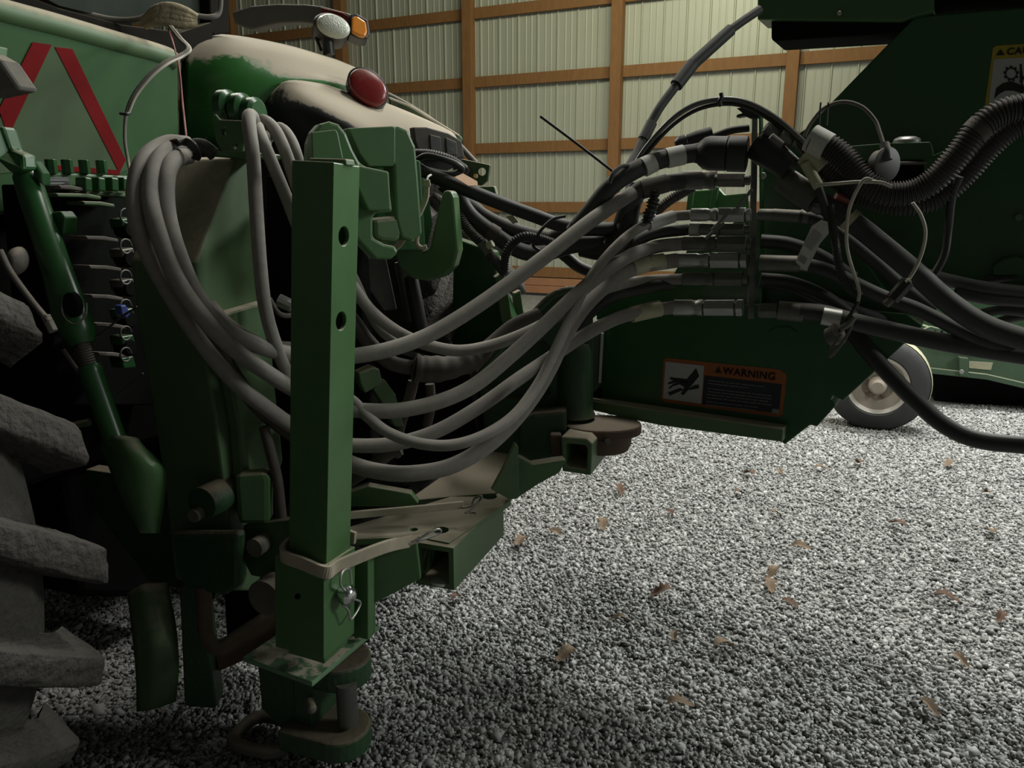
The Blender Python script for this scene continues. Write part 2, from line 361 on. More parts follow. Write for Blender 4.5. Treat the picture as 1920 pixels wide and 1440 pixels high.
# far fender with lights
loft('fender', [[(336, 330, 2.55), (420, 335, 2.55), (500, 320, 2.6), (580, 300, 2.7), (660, 290, 2.8), (715, 260, 2.85)],
                [(336, 210, 2.5), (420, 205, 2.5), (500, 180, 2.55), (590, 165, 2.65), (660, 180, 2.75), (712, 196, 2.82)],
                [(340, 120, 2.52), (420, 112, 2.52), (510, 118, 2.6), (590, 135, 2.7), (650, 150, 2.78), (706, 165, 2.85)],
                [(345, 76, 2.62), (430, 76, 2.62), (520, 88, 2.7), (600, 110, 2.8), (650, 128, 2.86), (700, 150, 2.9)],
                [(350, 64, 2.9), (430, 65, 2.9), (520, 80, 2.95), (600, 101, 3.0), (650, 119, 3.05), (690, 138, 3.05)],
                [(360, 70, 3.2), (430, 72, 3.2), (520, 88, 3.2), (600, 110, 3.2), (650, 128, 3.2), (690, 146, 3.2)]], 'fender_green', TR)
loft('fender_extension', [[(498, 330, 2.56), (545, 350, 2.5), (640, 370, 2.46), (740, 370, 2.44), (800, 340, 2.44), (868, 305, 2.5)],
                          [(489, 240, 2.55), (532, 262, 2.47), (624, 300, 2.44), (724, 322, 2.44), (790, 300, 2.44), (866, 280, 2.48)],
                          [(490, 200, 2.555), (530, 212, 2.48), (618, 245, 2.45), (712, 275, 2.46), (785, 262, 2.48), (860, 264, 2.5)],
                          [(502, 174, 2.58), (540, 172, 2.51), (628, 206, 2.48), (716, 238, 2.54), (790, 238, 2.62), (852, 252, 2.6)],
                          [(512, 163, 2.64), (552, 150, 2.55), (640, 165, 2.74), (722, 192, 2.85), (800, 224, 2.85), (848, 247, 2.75)]], 'fender_black', TR)
plate('fender_skirt', [(725, 178), (770, 196), (820, 226), (862, 252), (850, 262), (790, 236), (730, 206)], pl(790, 220, 2.86, -Vector((.3, .9, -.3)).normalized()), .05, 'green_dusty', TR, bevel=.01)
tube('fender_rim', [(700, 168, 3.0), (740, 185, 3.0), (800, 220, 3.0), (850, 262, 3.0), (892, 306, 3.0)], 6, 'plastic_grey', TR)
swp = plate('control_panel', [(775, 238), (800, 238), (842, 250), (866, 264), (872, 296), (840, 297), (785, 283), (778, 262)], pl(820, 265, 2.42, (HU * .8 - HV * .6).normalized()), .03, 'dusty_iron', TR, bevel=.004)
for q in ([(806, 252), (826, 257), (828, 285), (808, 281)], [(836, 258), (856, 266), (858, 291), (838, 288)]):
    k = plate('switch', q, pl(820, 265, 2.415, (HU * .8 - HV * .6).normalized()), .008, 'plastic_grey', swp, bevel=.002)
    x0, y0 = q[0]
    MBk = MB()
    for j in range(2):
        a = [(x0 + 5, y0 + 7 + 12 * j), (x0 + 14, y0 + 9 + 12 * j), (x0 + 14, y0 + 12 + 12 * j), (x0 + 5, y0 + 10 + 12 * j)]
        MBk.add(*m_prism([PN(x, y, *pl(820, 265, 2.413, (HU * .8 - HV * .6).normalized())) for x, y in a], HV * .001))
    if q[0][0] > 830: obj('switch_symbol', MBk.v, MBk.f, 'ink_text', swp)
def oval(name, cx, cy, rx, ry, rot, plane, dome, m, parent, n=28, dep=.0):
    p0, nn = plane; v, f = [], []; K = 5
    for i in range(K + 1):
        t = i / K; rr = math.cos(t * math.pi / 2); h = math.sin(t * math.pi / 2) * dome
        for k in range(n):
            a = 2 * math.pi * k / n; x = rx * rr * math.cos(a); y = ry * rr * math.sin(a)
            v.append(PN(cx + x * math.cos(rot) - y * math.sin(rot), cy + x * math.sin(rot) + y * math.cos(rot), p0, nn) + nn * h)
    for k in range(n):
        a = v[k]; v.append(a - nn * max(.004, dep))
    for i in range(K):
        for k in range(n): f.append((i * n + k, i * n + (k + 1) % n, (i + 1) * n + (k + 1) % n, (i + 1) * n + k))
    b = (K + 1) * n
    for k in range(n): f.append((k, b + k, b + (k + 1) % n, (k + 1) % n))
    f += [tuple(range(K * n, K * n + n)), tuple(range(b + n - 1, b - 1, -1))]
    return obj(name, v, f, m, parent, smooth=60)
LN = (-HV * .75 + HU * .6 + Z * .2).normalized()
tl = oval('tail_light', 690, 163, 41, 27, R(43), pl(690, 163, 2.68, LN), .012, 'red_lens', TR, dep=.05)
oval('tail_light_rim', 690, 163, 45, 30, R(43), pl(690, 163, 2.70, LN), .004, 'plastic_black', tl, dep=.05)
# work-light arm
plate('light_bar', [(434, 22), (470, 11), (520, 7), (570, 8), (600, 11), (650, 24), (668, 34), (655, 60), (600, 46), (560, 42), (520, 44), (470, 56), (440, 46)], pl(540, 30, 3.1, -HV), .05, 'plastic_grey', TR, bevel=.006)
plate('red_reflector', [(601, 14), (640, 23), (656, 32), (656, 48), (640, 40), (604, 26)], pl(540, 30, 3.094, -HV), .02, 'red_lens', TR, bevel=.002)
wl = oval('work_lamp', 622, 49, 36, 22, R(22), pl(622, 49, 2.98, LN), .025, 'plastic_black', TR, dep=.09)
oval('lamp_lens', 625, 49, 33, 21, R(22), pl(625, 49, 2.945, LN), .02, 'lamp_glass', wl)
am = plate('turn_signal', [(656, 26), (668, 24), (690, 36), (694, 62), (688, 73), (674, 72), (655, 64)], pl(670, 50, 3.0, LN), .07, 'plastic_black', TR, bevel=.006)
plate('amber_lens', [(660, 31), (670, 29), (686, 40), (689, 60), (684, 69), (674, 67), (659, 59)], pl(670, 50, 2.985, LN), .03, 'amber_lens', am, bevel=.006)
tube('lamp_stem', [(612, 66, 3.0), (615, 82, 3.0), (617, 102, 3.0)], 11, 'plastic_black', TR)
tube('lamp_wire', [(592, 70, 3.02), (598, 84, 3.02), (603, 96, 3.02)], 3, 'plastic_black', TR)
# far tyre and near tyre
WEAR = bpy.data.textures.new('tread_wear', 'CLOUDS'); WEAR.noise_scale = .012; WEAR.noise_depth = 2
def wheel(uc, v0, wdt, Rw, nlug, name, lugm, tag_label=None, phase=0.0, zc=None):
    zc = zc or Rw + .005; c = HU * uc + HV * (v0 - wdt / 2) + Z * zc
    t = lathe(name, c - HV * (wdt / 2), HV, [(0, Rw * .55), (.0, Rw * .72), (.03, Rw * .88), (.075, Rw * .925), (wdt / 2, Rw * .94), (wdt - .075, Rw * .925), (wdt - .03, Rw * .88), (wdt, Rw * .72), (wdt, Rw * .55)], 'rubber_tyre', TR, n=64, label=tag_label)
    for s in (0, 1):
        for k in range(nlug):
            a0 = 2 * math.pi * (k + .5 * s + phase) / nlug; ring = []
            for q in range(7):
                e = q / 6; along = (.5 + (.04 if s else -.04) + (.5 * e if s else -.5 * e)) * wdt - (0.02 if s else -.02) * e * 0
                a = a0 - e * .30; rr = Rw * (1 - .012 * e * e * e)
                inn = Rw * .90 - (.035 if q == 6 else 0)
                for (da, r) in ((-.055 - .008 * e, inn), (-.040 - .006 * e, rr), (.040 + .006 * e, rr), (.055 + .008 * e, inn)):
                    ring.append(c + HV * (along - wdt / 2) + (HU * math.cos(a + da) + Z * math.sin(a + da)) * r)
            f = [(q * 4 + j, q * 4 + j + 1, q * 4 + 5 + j, q * 4 + 4 + j) for q in range(6) for j in range(3)] + [(0, 1, 2, 3), (27, 26, 25, 24)]
            lg = obj('lug', ring, f, 'rubber_tyre', t, bevel=.012, smooth=180)
            sb_ = lg.modifiers.new('fine', 'SUBSURF'); sb_.subdivision_type = 'SIMPLE'; sb_.levels = sb_.render_levels = 2 if v0 < 2 else 0
            if v0 < 2:
                dm = lg.modifiers.new('wear', 'DISPLACE'); dm.texture = WEAR; dm.strength = .007; dm.mid_level = .5; dm.texture_coords = 'GLOBAL'
    return t
wheel(-1.70, .805, .6, .74, 23, 'rear_tyre', 'lug', phase=.35)
wheel(-1.66, 2.76, .7, .74, 28, 'rear_tyre', 'lug', 'far rear tyre', phase=.1)
# remote valve stack between the panel and the hitch
VP_ = uP(-1.5)
plate('valve_block', [(78, 322), (248, 330), (250, 365), (82, 360)], VP_, .08, 'green', TR, bevel=.004)
plate('valve_body', [(75, 345), (262, 350), (300, 760), (110, 760)], uP(-1.56), .12, 'dark', TR, bevel=.004)
for x in (98, 128, 160, 192): cyl('valve_bolt', PN(x, 326, *VP_), PN(x, 326, *VP_) + Z * .03, .012, 'green_clean', TR, n=6)
for x in (150, 175, 200, 222): beam('valve_cap', PN(x, 345, HU * -1.47, HU), PN(x + 14, 347, HU * -1.47, HU), .03, .03, Z, 'green_clean', TR, bevel=.003)
nm = plate('number_plate', [(88, 332), (130, 332), (131, 360), (90, 360)], uP(-1.494), .003, 'ink_text', TR, bevel=.001)
for k in range(4):
    plate('plate_line', [(93, 337 + 6 * k), (126 - 5 * (k % 2), 337 + 6 * k), (126 - 5 * (k % 2), 339 + 6 * k), (93, 339 + 6 * k)], uP(-1.4925), .001, 'print_grey', nm, bevel=0)
for i, (x0, x1, y) in enumerate([(105, 190, 365), (160, 245, 362), (155, 215, 380), (160, 222, 445), (166, 228, 500), (170, 232, 555), (177, 236, 608), (183, 242, 663), (110, 160, 350)]):
    loc = uP(-1.46 - .01 * (i % 2))
    plate('coupler_lever', [(x0, y - 3), (x1 - 25, y - 2), (x1, y + 3), (x1, y + 9), (x1 - 30, y + 5), (x0 + 4, y + 4)], loc, .05, 'green_dusty' if i < 3 else 'dusty_iron', TR, bevel=.002)
for y in (430, 485, 540, 598, 650):
    lathe('coupler', PN(225, y, HU * -1.5, HU), HU, [(0, .02), (.03, .02), (.035, .016)], 'dark', TR, n=16)
for y in (405, 462, 520, 575, 625, 665):
    c = PN(236, y, HU * -1.44, HU); tube('coupler_ring', [c + (HV * math.cos(a) + Z * math.sin(a)) * .016 for a in [k * .8 for k in range(8)]], 2, 'steel_dark', TR, rm=.0022, world=True)
    plate('coupler_body', [(228, y + 6), (250, y + 2), (256, y + 24), (232, y + 26)], uP(-1.47), .04, 'green_clean' if y % 2 else 'steel_dark', TR)
plate('blue_cap', [(226, 573), (236, 571), (246, 588), (238, 598), (228, 590)], uP(-1.42), .02, 'blue_plastic', TR)
tube('cap_lanyard', [(168, 638, 1.75), (195, 622, 1.74), (225, 596, 1.73), (258, 575, 1.72)], 2.2, 'steel_dark', TR)
tube('cap_lanyard', [(208, 748, 1.7), (235, 726, 1.7), (268, 700, 1.7)], 2.2, 'steel_dark', TR)
plate('link_lug', [(95, 398), (112, 396), (121, 408), (118, 440), (100, 440)], pl(108, 418, 1.5, -HV), .03, 'green_clean', TR)
# lift link: clevis, barrel, threads, lower tube, lower fork
ll = [P(-20, 210, 1.58), P(48, 325, 1.52), P(134, 590, 1.46), P(152, 640, 1.45), P(166, 685, 1.45), P(216, 826, 1.43)]
lk = lathe('lift_link', ll[1], ll[2] - ll[1], [(-.012, .012), (-.004, .02), (.006, .024), (.2, .027), (.27, .032), (.31, .032)], 'green_clean', TR, n=24)
oval('link_eye', 133, 572, 15, 24, R(-14), pl(133, 572, 1.425, (HU * .25 - HV).normalized()), .003, 'dark', TR, dep=.012)
lathe('link_collar', ll[2], ll[3] - ll[2], [(-.03, .03), (-.01, .033), (.03, .032), (.05, .026), (.06, .02)], 'green_clean', TR)
k = 0; tp = []
th = [(i * .0025, .0155 if i % 2 else .0125) for i in range(24)]
lathe('link_thread', ll[3] - (ll[4] - ll[3]) * .3, ll[4] - ll[3], th, 'steel_dark', TR, n=14)
lathe('link_rod', ll[4], ll[5] - ll[4], [(0, .02), (.012, .022), (.016, .021), (.16, .021)], 'green_clean', TR)
tube('link_ring', [(116, 560, 1.43), (118, 590, 1.42), (138, 608, 1.41), (160, 592, 1.42), (162, 568, 1.43)], 2, 'steel_dark', TR)
v, f = m_prism([P(-30, 240, 1.5), P(4, 236, 1.5), P(18, 280, 1.5), P(42, 290, 1.48), P(44, 318, 1.47), P(20, 326, 1.47), P(-8, 300, 1.48)], HV * .03); obj('link_clevis', v, f, 'green_clean', TR, bevel=.006)
v, f = m_prism([P(62, 300, 1.5), P(78, 325, 1.5), P(80, 350, 1.5), P(60, 330, 1.5)], HV * .02); obj('link_clevis', v, f, 'green_clean', TR, bevel=.004)
loft('link_fork', [[(185, 838, 1.46), (205, 880, 1.44), (225, 930, 1.44), (262, 1000, 1.46)],
                   [(210, 818, 1.41), (230, 870, 1.39), (248, 930, 1.4), (268, 1000, 1.43)],
                   [(255, 820, 1.42), (280, 860, 1.40), (300, 890, 1.41), (290, 1000, 1.44)],
                   [(262, 830, 1.5), (300, 865, 1.5), (312, 900, 1.5), (300, 1000, 1.5)]], 'green', TR, th=.03)
tube('hydraulic_pipe', [(0, 470, 1.38), (20, 510, 1.37), (60, 565, 1.36), (92, 603, 1.35)], 6, 'dusty_iron', TR)
tube('hydraulic_pipe', [(118, 655, 1.5), (135, 680, 1.5), (150, 700, 1.5)], 4, 'dusty_iron', TR)
cyl('pipe_nut', P(85, 592, 1.355), P(100, 622, 1.35), .009, 'dusty_iron', TR, n=6)
oval('dusty_knob', 30, 490, 20, 26, 0, pl(30, 490, 1.42, (HU - HV).normalized()), .03, 'dusty_iron', TR, dep=.04)
tube('pipe_fitting', [(118, 832, 1.5), (124, 810, 1.5), (134, 800, 1.5), (150, 795, 1.5), (168, 792, 1.5)], 7, 'green_dusty', TR)
v, f = m_prism([P(-30, 95, 1.1), P(0, 112, 1.1), P(33, 160, 1.1), P(35, 168, 1.1), P(-30, 182, 1.1)], HV * .03); obj('rear_fender_lip', [*v], f, 'dusty_iron', TR, bevel=.004)
plate('near_bracket', [(-10, 85), (16, 90), (14, 110), (18, 118), (-10, 125)], pl(0, 100, 1.5, HU), .04, 'green', TR)
# body and cab behind the rear panel
def tbox(name, u0, u1, v0, v1, z0, z1, m):
    c = HU * ((u0 + u1) / 2) + HV * ((v0 + v1) / 2) + Z * ((z0 + z1) / 2); v, f = m_box(c, (HU, HV, Z), (abs(u1 - u0), v1 - v0, z1 - z0)); return obj(name, v, f, m, TR, bevel=.02)
tbox('transmission_body', -4.2, -1.85, 1.15, 2.0, .4, 1.25, 'dark'); tbox('cab_body', -3.6, -2.0, .9, 2.05, 1.42, 2.9, 'plastic_black'); tbox('axle_tube', -1.95, -1.65, .5, 2.6, .6, .9, 'dark')
# under-body: dark drop plates and the curved green plate
plate('axle_housing', [(70, 640), (260, 700), (300, 1120), (150, 1120)], uP(-1.7), .2, 'dark', TR, bevel=.02)
loft('sway_plate', [[(238, 1112, 1.62), (246, 1180, 1.6), (254, 1260, 1.58), (256, 1335, 1.57)],
                    [(268, 1096, 1.60), (284, 1180, 1.585), (290, 1260, 1.57), (288, 1330, 1.56)],
                    [(314, 1092, 1.64), (330, 1170, 1.62), (336, 1250, 1.60), (330, 1316, 1.59)]], 'green_dusty', TR, th=.02)
plate('lower_link', [(160, 880), (300, 900), (420, 1060), (400, 1125), (280, 1090), (180, 960)], pl(300, 1000, 1.72, -HV), .04, 'green_cast', TR)
# ================================================================== hitch frame on the tractor
def origin(x, y, Y): p = P(x, y, Y); return Vector((p.x, p.y, 0.0))
HT = thing('hitch_assembly', 'dusty green hitch column and hooks between tractor and implement', 'hitch', origin(420, 1100, 1.6))
CPL = pl(367, 492, 1.56, HU)
plate('column', [(367, 492), (441, 297), (482, 292), (492, 560), (505, 700), (500, 1000), (486, 1108), (440, 1108), (425, 940), (404, 780), (382, 640)], CPL, .17, 'green_dusty', HT, bevel=.006)
plate('column_ledge', [(392, 588), (484, 562), (494, 700), (512, 860), (480, 960), (440, 960), (428, 800), (408, 690)], CPL, .03, 'green_dusty', HT, bevel=.006, vec=HU * .03)
plate('column_foot', [(318, 1000), (446, 1000), (446, 1100), (420, 1118), (344, 1106), (330, 1060)], pl(400, 1050, 1.545, -HV), .03, 'green_cast', HT, bevel=.01)
plate('latch_box', [(438, 893), (500, 888), (506, 900), (506, 985), (445, 985)], pl(470, 930, 1.575, (HU * .5 - HV).normalized()), .05, 'green', HT, bevel=.012)
cyl('pin_boss', P(378, 945, 1.53), P(378, 945, 1.53) + HV * .08, .036, 'green_cast', HT, n=24)
cyl('pin_head', P(362, 968, 1.515), P(362, 968, 1.515) + HV * .05, .014, 'dusty_iron', HT, n=16)
plate('hitch_side_plate', [(455, 985), (545, 975), (548, 1075), (500, 1085), (470, 1080), (455, 1050)], pl(500, 1030, 1.58, -HV), .03, 'green', HT, bevel=.004)
cyl('bolt_head', P(476, 1028, 1.545), P(476, 1028, 1.545) + HV * .04, .021, 'dusty_iron', HT, n=20)
lathe('guide_roller', P(508, 1112, 1.53), HV, [(-.03, .03), (-.025, .04), (.02, .04), (.03, .03)], 'dusty_iron', HT)
tube('rusty_latch', [(382, 1100, 1.57), (384, 1150, 1.56), (388, 1195, 1.55), (412, 1215, 1.54), (450, 1190, 1.56), (515, 1150, 1.6)], 14, 'rusty', HT)
plate('lower_strut', [(335, 1100), (378, 1100), (392, 1215), (405, 1330), (345, 1325)], pl(370, 1200, 1.6, (HU * .4 - HV).normalized()), .06, 'green_cast', HT, bevel=.006)
plate('cross_plate', [(400, 1210), (700, 1080), (700, 1130), (410, 1260)], pl(500, 1180, 1.68, (HU - HV).normalized()), .02, 'rusty', HT)
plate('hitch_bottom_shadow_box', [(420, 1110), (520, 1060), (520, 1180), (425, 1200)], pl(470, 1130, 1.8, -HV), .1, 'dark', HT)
# hose hanger above the column
hb = plate('hose_hanger', [(398, 216), (404, 213), (412, 224), (458, 226), (463, 248), (456, 284), (416, 288), (404, 262)], pl(430, 250, 1.66, (HU * .4 - HV).normalized()), .012, 'green', HT, bevel=.003)
b0 = P(430, 250, 1.66); 
cut(hb, [m_tube([PN(x, y, *pl(430, 250, 1.66, (HU * .4 - HV).normalized())) - HV * .05, PN(x, y, *pl(430, 250, 1.66, (HU * .4 - HV).normalized())) + HV * .05], .009, 12, True, .6) for x, y in ((420, 246), (440, 272))])
plate('hanger_foot', [(398, 284), (470, 284), (470, 296), (398, 294)], pl(430, 290, 1.64, -HV), .1, 'green', HT)
for x, y in ((424, 200), (452, 206), (476, 214)):
    c = P(x, y, 1.72); lathe('hanger_roller', c - HU * .015, HU, [(0, .026), (.006, .034), (.024, .034), (.03, .026)], 'green_clean', HT, n=24)
    beam('roller_ear', c + Z * -.06, c + Z * .01, .03, .024, HV, 'green', HT)
# top link mast with hooks
MN = (HU * .75 - HV * .66).normalized()
plate('mast_lug', [(578, 306), (580, 268), (588, 246), (600, 232), (618, 227), (636, 233), (650, 250), (662, 280), (676, 306), (705, 322), (728, 326), (737, 398), (705, 400), (700, 410), (700, 446), (722, 458), (742, 462), (748, 474), (734, 487), (704, 487), (672, 452), (662, 440), (655, 330), (590, 330)], pl(660, 360, 1.60, MN), .045, 'green', HT, bevel=.006)
plate('mast_block', [(584, 248), (630, 243), (634, 250), (644, 298), (586, 302)], pl(612, 275, 1.545, MN), .03, 'green', HT, bevel=.002)
plate('mast_block', [(652, 240), (738, 236), (742, 240), (742, 306), (736, 312), (692, 312), (674, 288)], pl(720, 270, 1.66, MN), .09, 'green', HT, bevel=.009)
plate('mast_plate', [(730, 238), (748, 236), (766, 244), (780, 275), (785, 330), (793, 440), (772, 453), (752, 446), (742, 410), (738, 312), (734, 300)], pl(760, 330, 1.69, MN), .07, 'green', HT, bevel=.006)
plate('mast_inner', [(700, 300), (790, 300), (800, 470), (706, 470)], pl(740, 390, 1.80, MN), .06, 'green_clean', HT, bevel=.006)
plate('mast_pin', [(700, 410), (748, 405), (756, 440), (745, 455), (716, 452), (702, 445)], pl(725, 430, 1.67, MN), .05, 'green_dusty', HT, bevel=.009)
plate('mast_rib', [(650, 305), (730, 322), (734, 395), (690, 395), (660, 330)], pl(700, 350, 1.585, MN), .03, 'green', HT, bevel=.004)
plate('top_hook', [(737, 470), (748, 456), (772, 440), (780, 446), (784, 460), (794, 471), (806, 464), (813, 430), (823, 390), (829, 362), (836, 356), (846, 358), (851, 370), (856, 430), (859, 470), (851, 500), (833, 519), (803, 528), (772, 522), (748, 503)], pl(800, 460, 1.86, (HU * .2 - HV).normalized()), .06, 'green', HT, bevel=.008)
plate('hook_mount', [(770, 330), (800, 335), (812, 420), (800, 470), (780, 470), (770, 400)], pl(790, 400, 1.93, MN), .05, 'green_clean', HT)
plate('tower_plate', [(850, 445), (925, 472), (932, 520), (962, 600), (955, 655), (900, 690), (846, 650)], pl(900, 560, 2.28, -HV), .05, 'green_clean', HT, bevel=.006)
plate('tower_plate_edge', [(928, 520), (945, 508), (955, 560), (962, 610), (950, 620), (940, 600)], pl(945, 560, 2.24, (HU * .7 - HV).normalized()), .03, 'green_dusty', HT)
plate('tower_plate_edge', [(964, 550), (976, 544), (984, 600), (970, 618)], pl(975, 580, 2.3, (HU * .7 - HV).normalized()), .03, 'green_dusty', HT)
br = plate('upper_bracket', [(848, 312), (866, 298), (918, 309), (914, 338), (902, 348), (852, 342)], pl(880, 320, 2.05, -HV), .012, 'green_dusty', HT, bevel=.002)
cut(br, [m_tube([P(904, 322, 2.0), P(904, 322, 2.15)], .010, 12), m_tube([P(892, 330, 2.0), P(892, 330, 2.15)], .006, 12)])
cyl('bracket_bolt', P(872, 320, 2.03), P(872, 320, 2.06), .012, 'dusty_iron', HT, n=8)
plate('upper_bracket', [(890, 349), (926, 349), (931, 366), (900, 372)], pl(905, 355, 2.1, -HV), .02, 'green_dusty', HT)
cyl('mast_tube', P(756, 490, 1.95), P(776, 600, 1.95), .022, 'steel_dark', HT)
plate('dark_bracket', [(672, 480), (725, 485), (745, 580), (720, 583), (690, 540)], pl(710, 530, 1.95, MN), .03, 'steel_dark', HT)
plate('link_cap', [(672, 700), (700, 688), (712, 692), (718, 718), (685, 738), (676, 720)], pl(695, 710, 1.76, MN), .04, 'green_dusty', HT, bevel=.004)
plate('link_bar', [(700, 730), (722, 712), (742, 740), (758, 800), (740, 800), (715, 752)], pl(722, 750, 1.79, MN), .04, 'green_dusty', HT)
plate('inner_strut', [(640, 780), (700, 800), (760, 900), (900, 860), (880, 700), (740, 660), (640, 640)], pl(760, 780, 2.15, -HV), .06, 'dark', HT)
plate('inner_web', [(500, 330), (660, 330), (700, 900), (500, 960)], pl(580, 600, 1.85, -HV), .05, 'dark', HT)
# ================================================================== jack stand
JK = thing('jack_stand', 'square green jack post with two holes standing in its sleeve', 'jack stand', origin(590, 1230, 1.42))
pt, pb = P(612, 306, 1.47), P(597, 1215, 1.46)
post = beam('post', pt, pb, .088, .088, HU, 'green', JK, bevel=0)
ax = (pb - pt).normalized(); sd = (HU - ax * HU.dot(ax)).normalized(); nq = ax.cross(sd)
cuts = [m_box((pt + pb) / 2, (ax, sd, nq), (2, .070, .070))]
for x, y in ((645, 443), (640, 602)):
    c = PN(x, y, pt + sd * .044, sd); cuts.append(m_tube([c - sd * .03, c + sd * .03], .0175, 20))
cut(post, cuts); bv = post.modifiers.new('bevel', 'BEVEL'); bv.width = .016; bv.segments = 4; bv.limit_method = 'ANGLE'; bv.angle_limit = R(60)
plate('cap', [(574, 303), (580, 296), (648, 298), (650, 310), (574, 308)], pl(612, 306, 1.46, -HV), .03, 'green_dusty', JK, bevel=.003)
st, sb = P(592, 1034, 1.465), P(592, 1200, 1.455)
slv = beam('sleeve', st, sb, .116, .116, HU, 'green', JK, bevel=0)
sx = (sb - st).normalized(); s2 = (HU - sx * HU.dot(sx)).normalized()
cut(slv, [m_box((st + sb) / 2, (sx, s2, sx.cross(s2)), (1, .094, .094)), m_tube([P(558, 1118, 1.3), P(558, 1118, 1.43)], .006, 12)])
bv = slv.modifiers.new('bevel', 'BEVEL'); bv.width = .005; bv.segments = 3; bv.limit_method = 'ANGLE'; bv.angle_limit = R(60)
fz = .285
ft = [PZ(455, 1232, fz), PZ(585, 1279, fz), PZ(712, 1172, fz), PZ(600, 1135, fz)]
v, f = m_prism(ft, Z * -.012); obj('foot_plate', v, f, 'plate_flaked', JK, bevel=.002)
plate('sleeve_plate', [(690, 1042), (702, 1040), (702, 1190), (690, 1200)], pl(696, 1120, 1.52, HU), .05, 'green', JK, bevel=.002)
# linch pin
LP = thing('linch_pin', 'shiny round headed linch pin with wire ring through the jack sleeve', 'pin', P(645, 1150, 1.43))
c = PN(634, 1112, st + s2 * .058, s2)
lathe('pin_head', c, s2, [(-.01, .010), (.004, .012), (.012, .019), (.026, .021), (.034, .016), (.038, .008)], 'chrome', LP, n=20)
q = s2
tube('wire_ring', [c + q * .012 + Z * .012, c + q * .02 + Z * .035 - HV * .02, c + q * .02 + Z * .055 - HV * .012, c + q * .02 + Z * .05 + HV * .015, c + q * .02 + Z * .015 + HV * .02], 3, 'steel', LP, rm=.0025, world=True)
tube('wire_ring', [c + q * .02 - Z * .012 - HV * .018, c + q * .022 - Z * .035, c + q * .02 - Z * .062 + HV * .012, c + q * .02 - Z * .045 + HV * .05, c + q * .02 - Z * .02 + HV * .022], 3, 'steel', LP, rm=.0025, world=True)
# ================================================================== drawbar hitch and tow ring beneath the jack foot
DB = thing('drawbar_hitch', 'dark green forked drawbar with upright pin below the jack foot plate', 'drawbar', origin(600, 1400, 1.55))
plate('drawbar_box', [(482, 1245), (584, 1282), (588, 1380), (560, 1395), (490, 1330)], pl(580, 1320, 1.5, -HV), .07, 'green_cast', DB, bevel=.005)
plate('drawbar_side', [(584, 1282), (640, 1250), (640, 1380), (588, 1390)], pl(590, 1330, 1.5, HU), .05, 'green_cast', DB, bevel=.005)
uz = PZ(640, 1240, .26); lz = PZ(640, 1355, .155)
def lobe(name, c, r, h, m):
    pts = [c + HU * (r * math.cos(a)) + HV * (r * math.sin(a)) for a in [R(t) for t in range(-100, 101, 14)]] + [c - HU * .12 + HV * r, c - HU * .12 - HV * r]
    v, f = m_prism(pts, Z * -h); return obj(name, v, f, m, DB, bevel=.006)
lobe('upper_fork', PZ(640, 1228, .262), .066, .055, 'green_cast')
lobe('lower_fork', PZ(638, 1358, .12), .068, .05, 'green_cast')
cyl('hitch_pin', PZ(652, 1340, .15) + Z * -.02, PZ(652, 1340, .15) + Z * .08, .023, 'steel_dark', DB)
oval('grease_point', 585, 1330, 10, 7, R(-35), pl(585, 1330, 1.46, (HU - HV).normalized()), .008, 'dusty_iron', DB, dep=.03)
TG = thing('tow_ring', 'oval dusty iron tow ring low on the gravel under the jack', 'tow ring', PZ(500, 1380, 0))
rc = PZ(500, 1376, .045); pts = []
dr = (PZ(560, 1392, .045) - PZ(440, 1362, .045)).normalized(); dq = Z.cross(dr)
ring = [rc + dr * (.068 * (abs(math.cos(a)) ** .6) * (1 if math.cos(a) > 0 else -1)) + dq * (.056 * (abs(math.sin(a)) ** .6) * (1 if math.sin(a) > 0 else -1)) for a in [2 * math.pi * k / 24 for k in range(25)]]
v, f = m_tube(ring, .015, 12, False); obj('ring', v, f, 'dusty_iron', TG, smooth=60)
tube('ring_neck', [ring[0] + dr * -.005, ring[0] + dr * .04, ring[0] + dr * .09 + Z * .02], 14, 'dusty_iron', TG, rm=.022, world=True)
# ================================================================== channel arm carrying the jack, with rubber straps
CH = thing('hitch_channel', 'open ended green steel channel with dusty drilled top behind the jack', 'steel channel', origin(850, 1100, 1.66))
c0 = P(850, 1028, 1.62); zt = c0.z; hgt = .105; L_ = (PZ(963, 937, zt) - c0).dot(HV); t_ = .012
wch = .098
def cprof(o, t): return [o - HU * t - Z * t, o - Z * (hgt - t) - HU * t, o - Z * (hgt - t) - HU * (wch - t), o - Z * t - HU * (wch - t)]
v, f = m_prism(cprof(c0, 0), HV * L_); chn = obj('channel', v, f, 'green_dusty', CH)
cut(chn, [m_prism(cprof(c0 - HV * .02, t_), HV * (L_ - .03))] + [m_tube([PZ(x, y, zt) - Z * .03, PZ(x, y, zt) + Z * .05], .019, 18) for x, y in ((826, 996), (918, 933))])
bv = chn.modifiers.new('bevel', 'BEVEL'); bv.width = .006; bv.segments = 3; bv.limit_method = 'ANGLE'; bv.angle_limit = R(60)
tp = [PZ(x, y, zt + .003) for x, y in ((655, 1012), (780, 1006), (842, 1018), (958, 938), (938, 922), (880, 921), (655, 988))]
v, f = m_prism(tp, Z * -.014); top = obj('top_plate', v, f, 'green_dusty', CH)
cut(top, [m_tube([PZ(x, y, zt) - Z * .05, PZ(x, y, zt) + Z * .05], r, 18) for x, y, r in ((826, 996, .02), (918, 933, .02), (886, 965, .009), (776, 995, .01))])
oval('channel_hole', 822, 1091, 14, 7, R(8), (c0 - Z * (hgt - t_ - .001), Z), .001, 'label_white', CH)
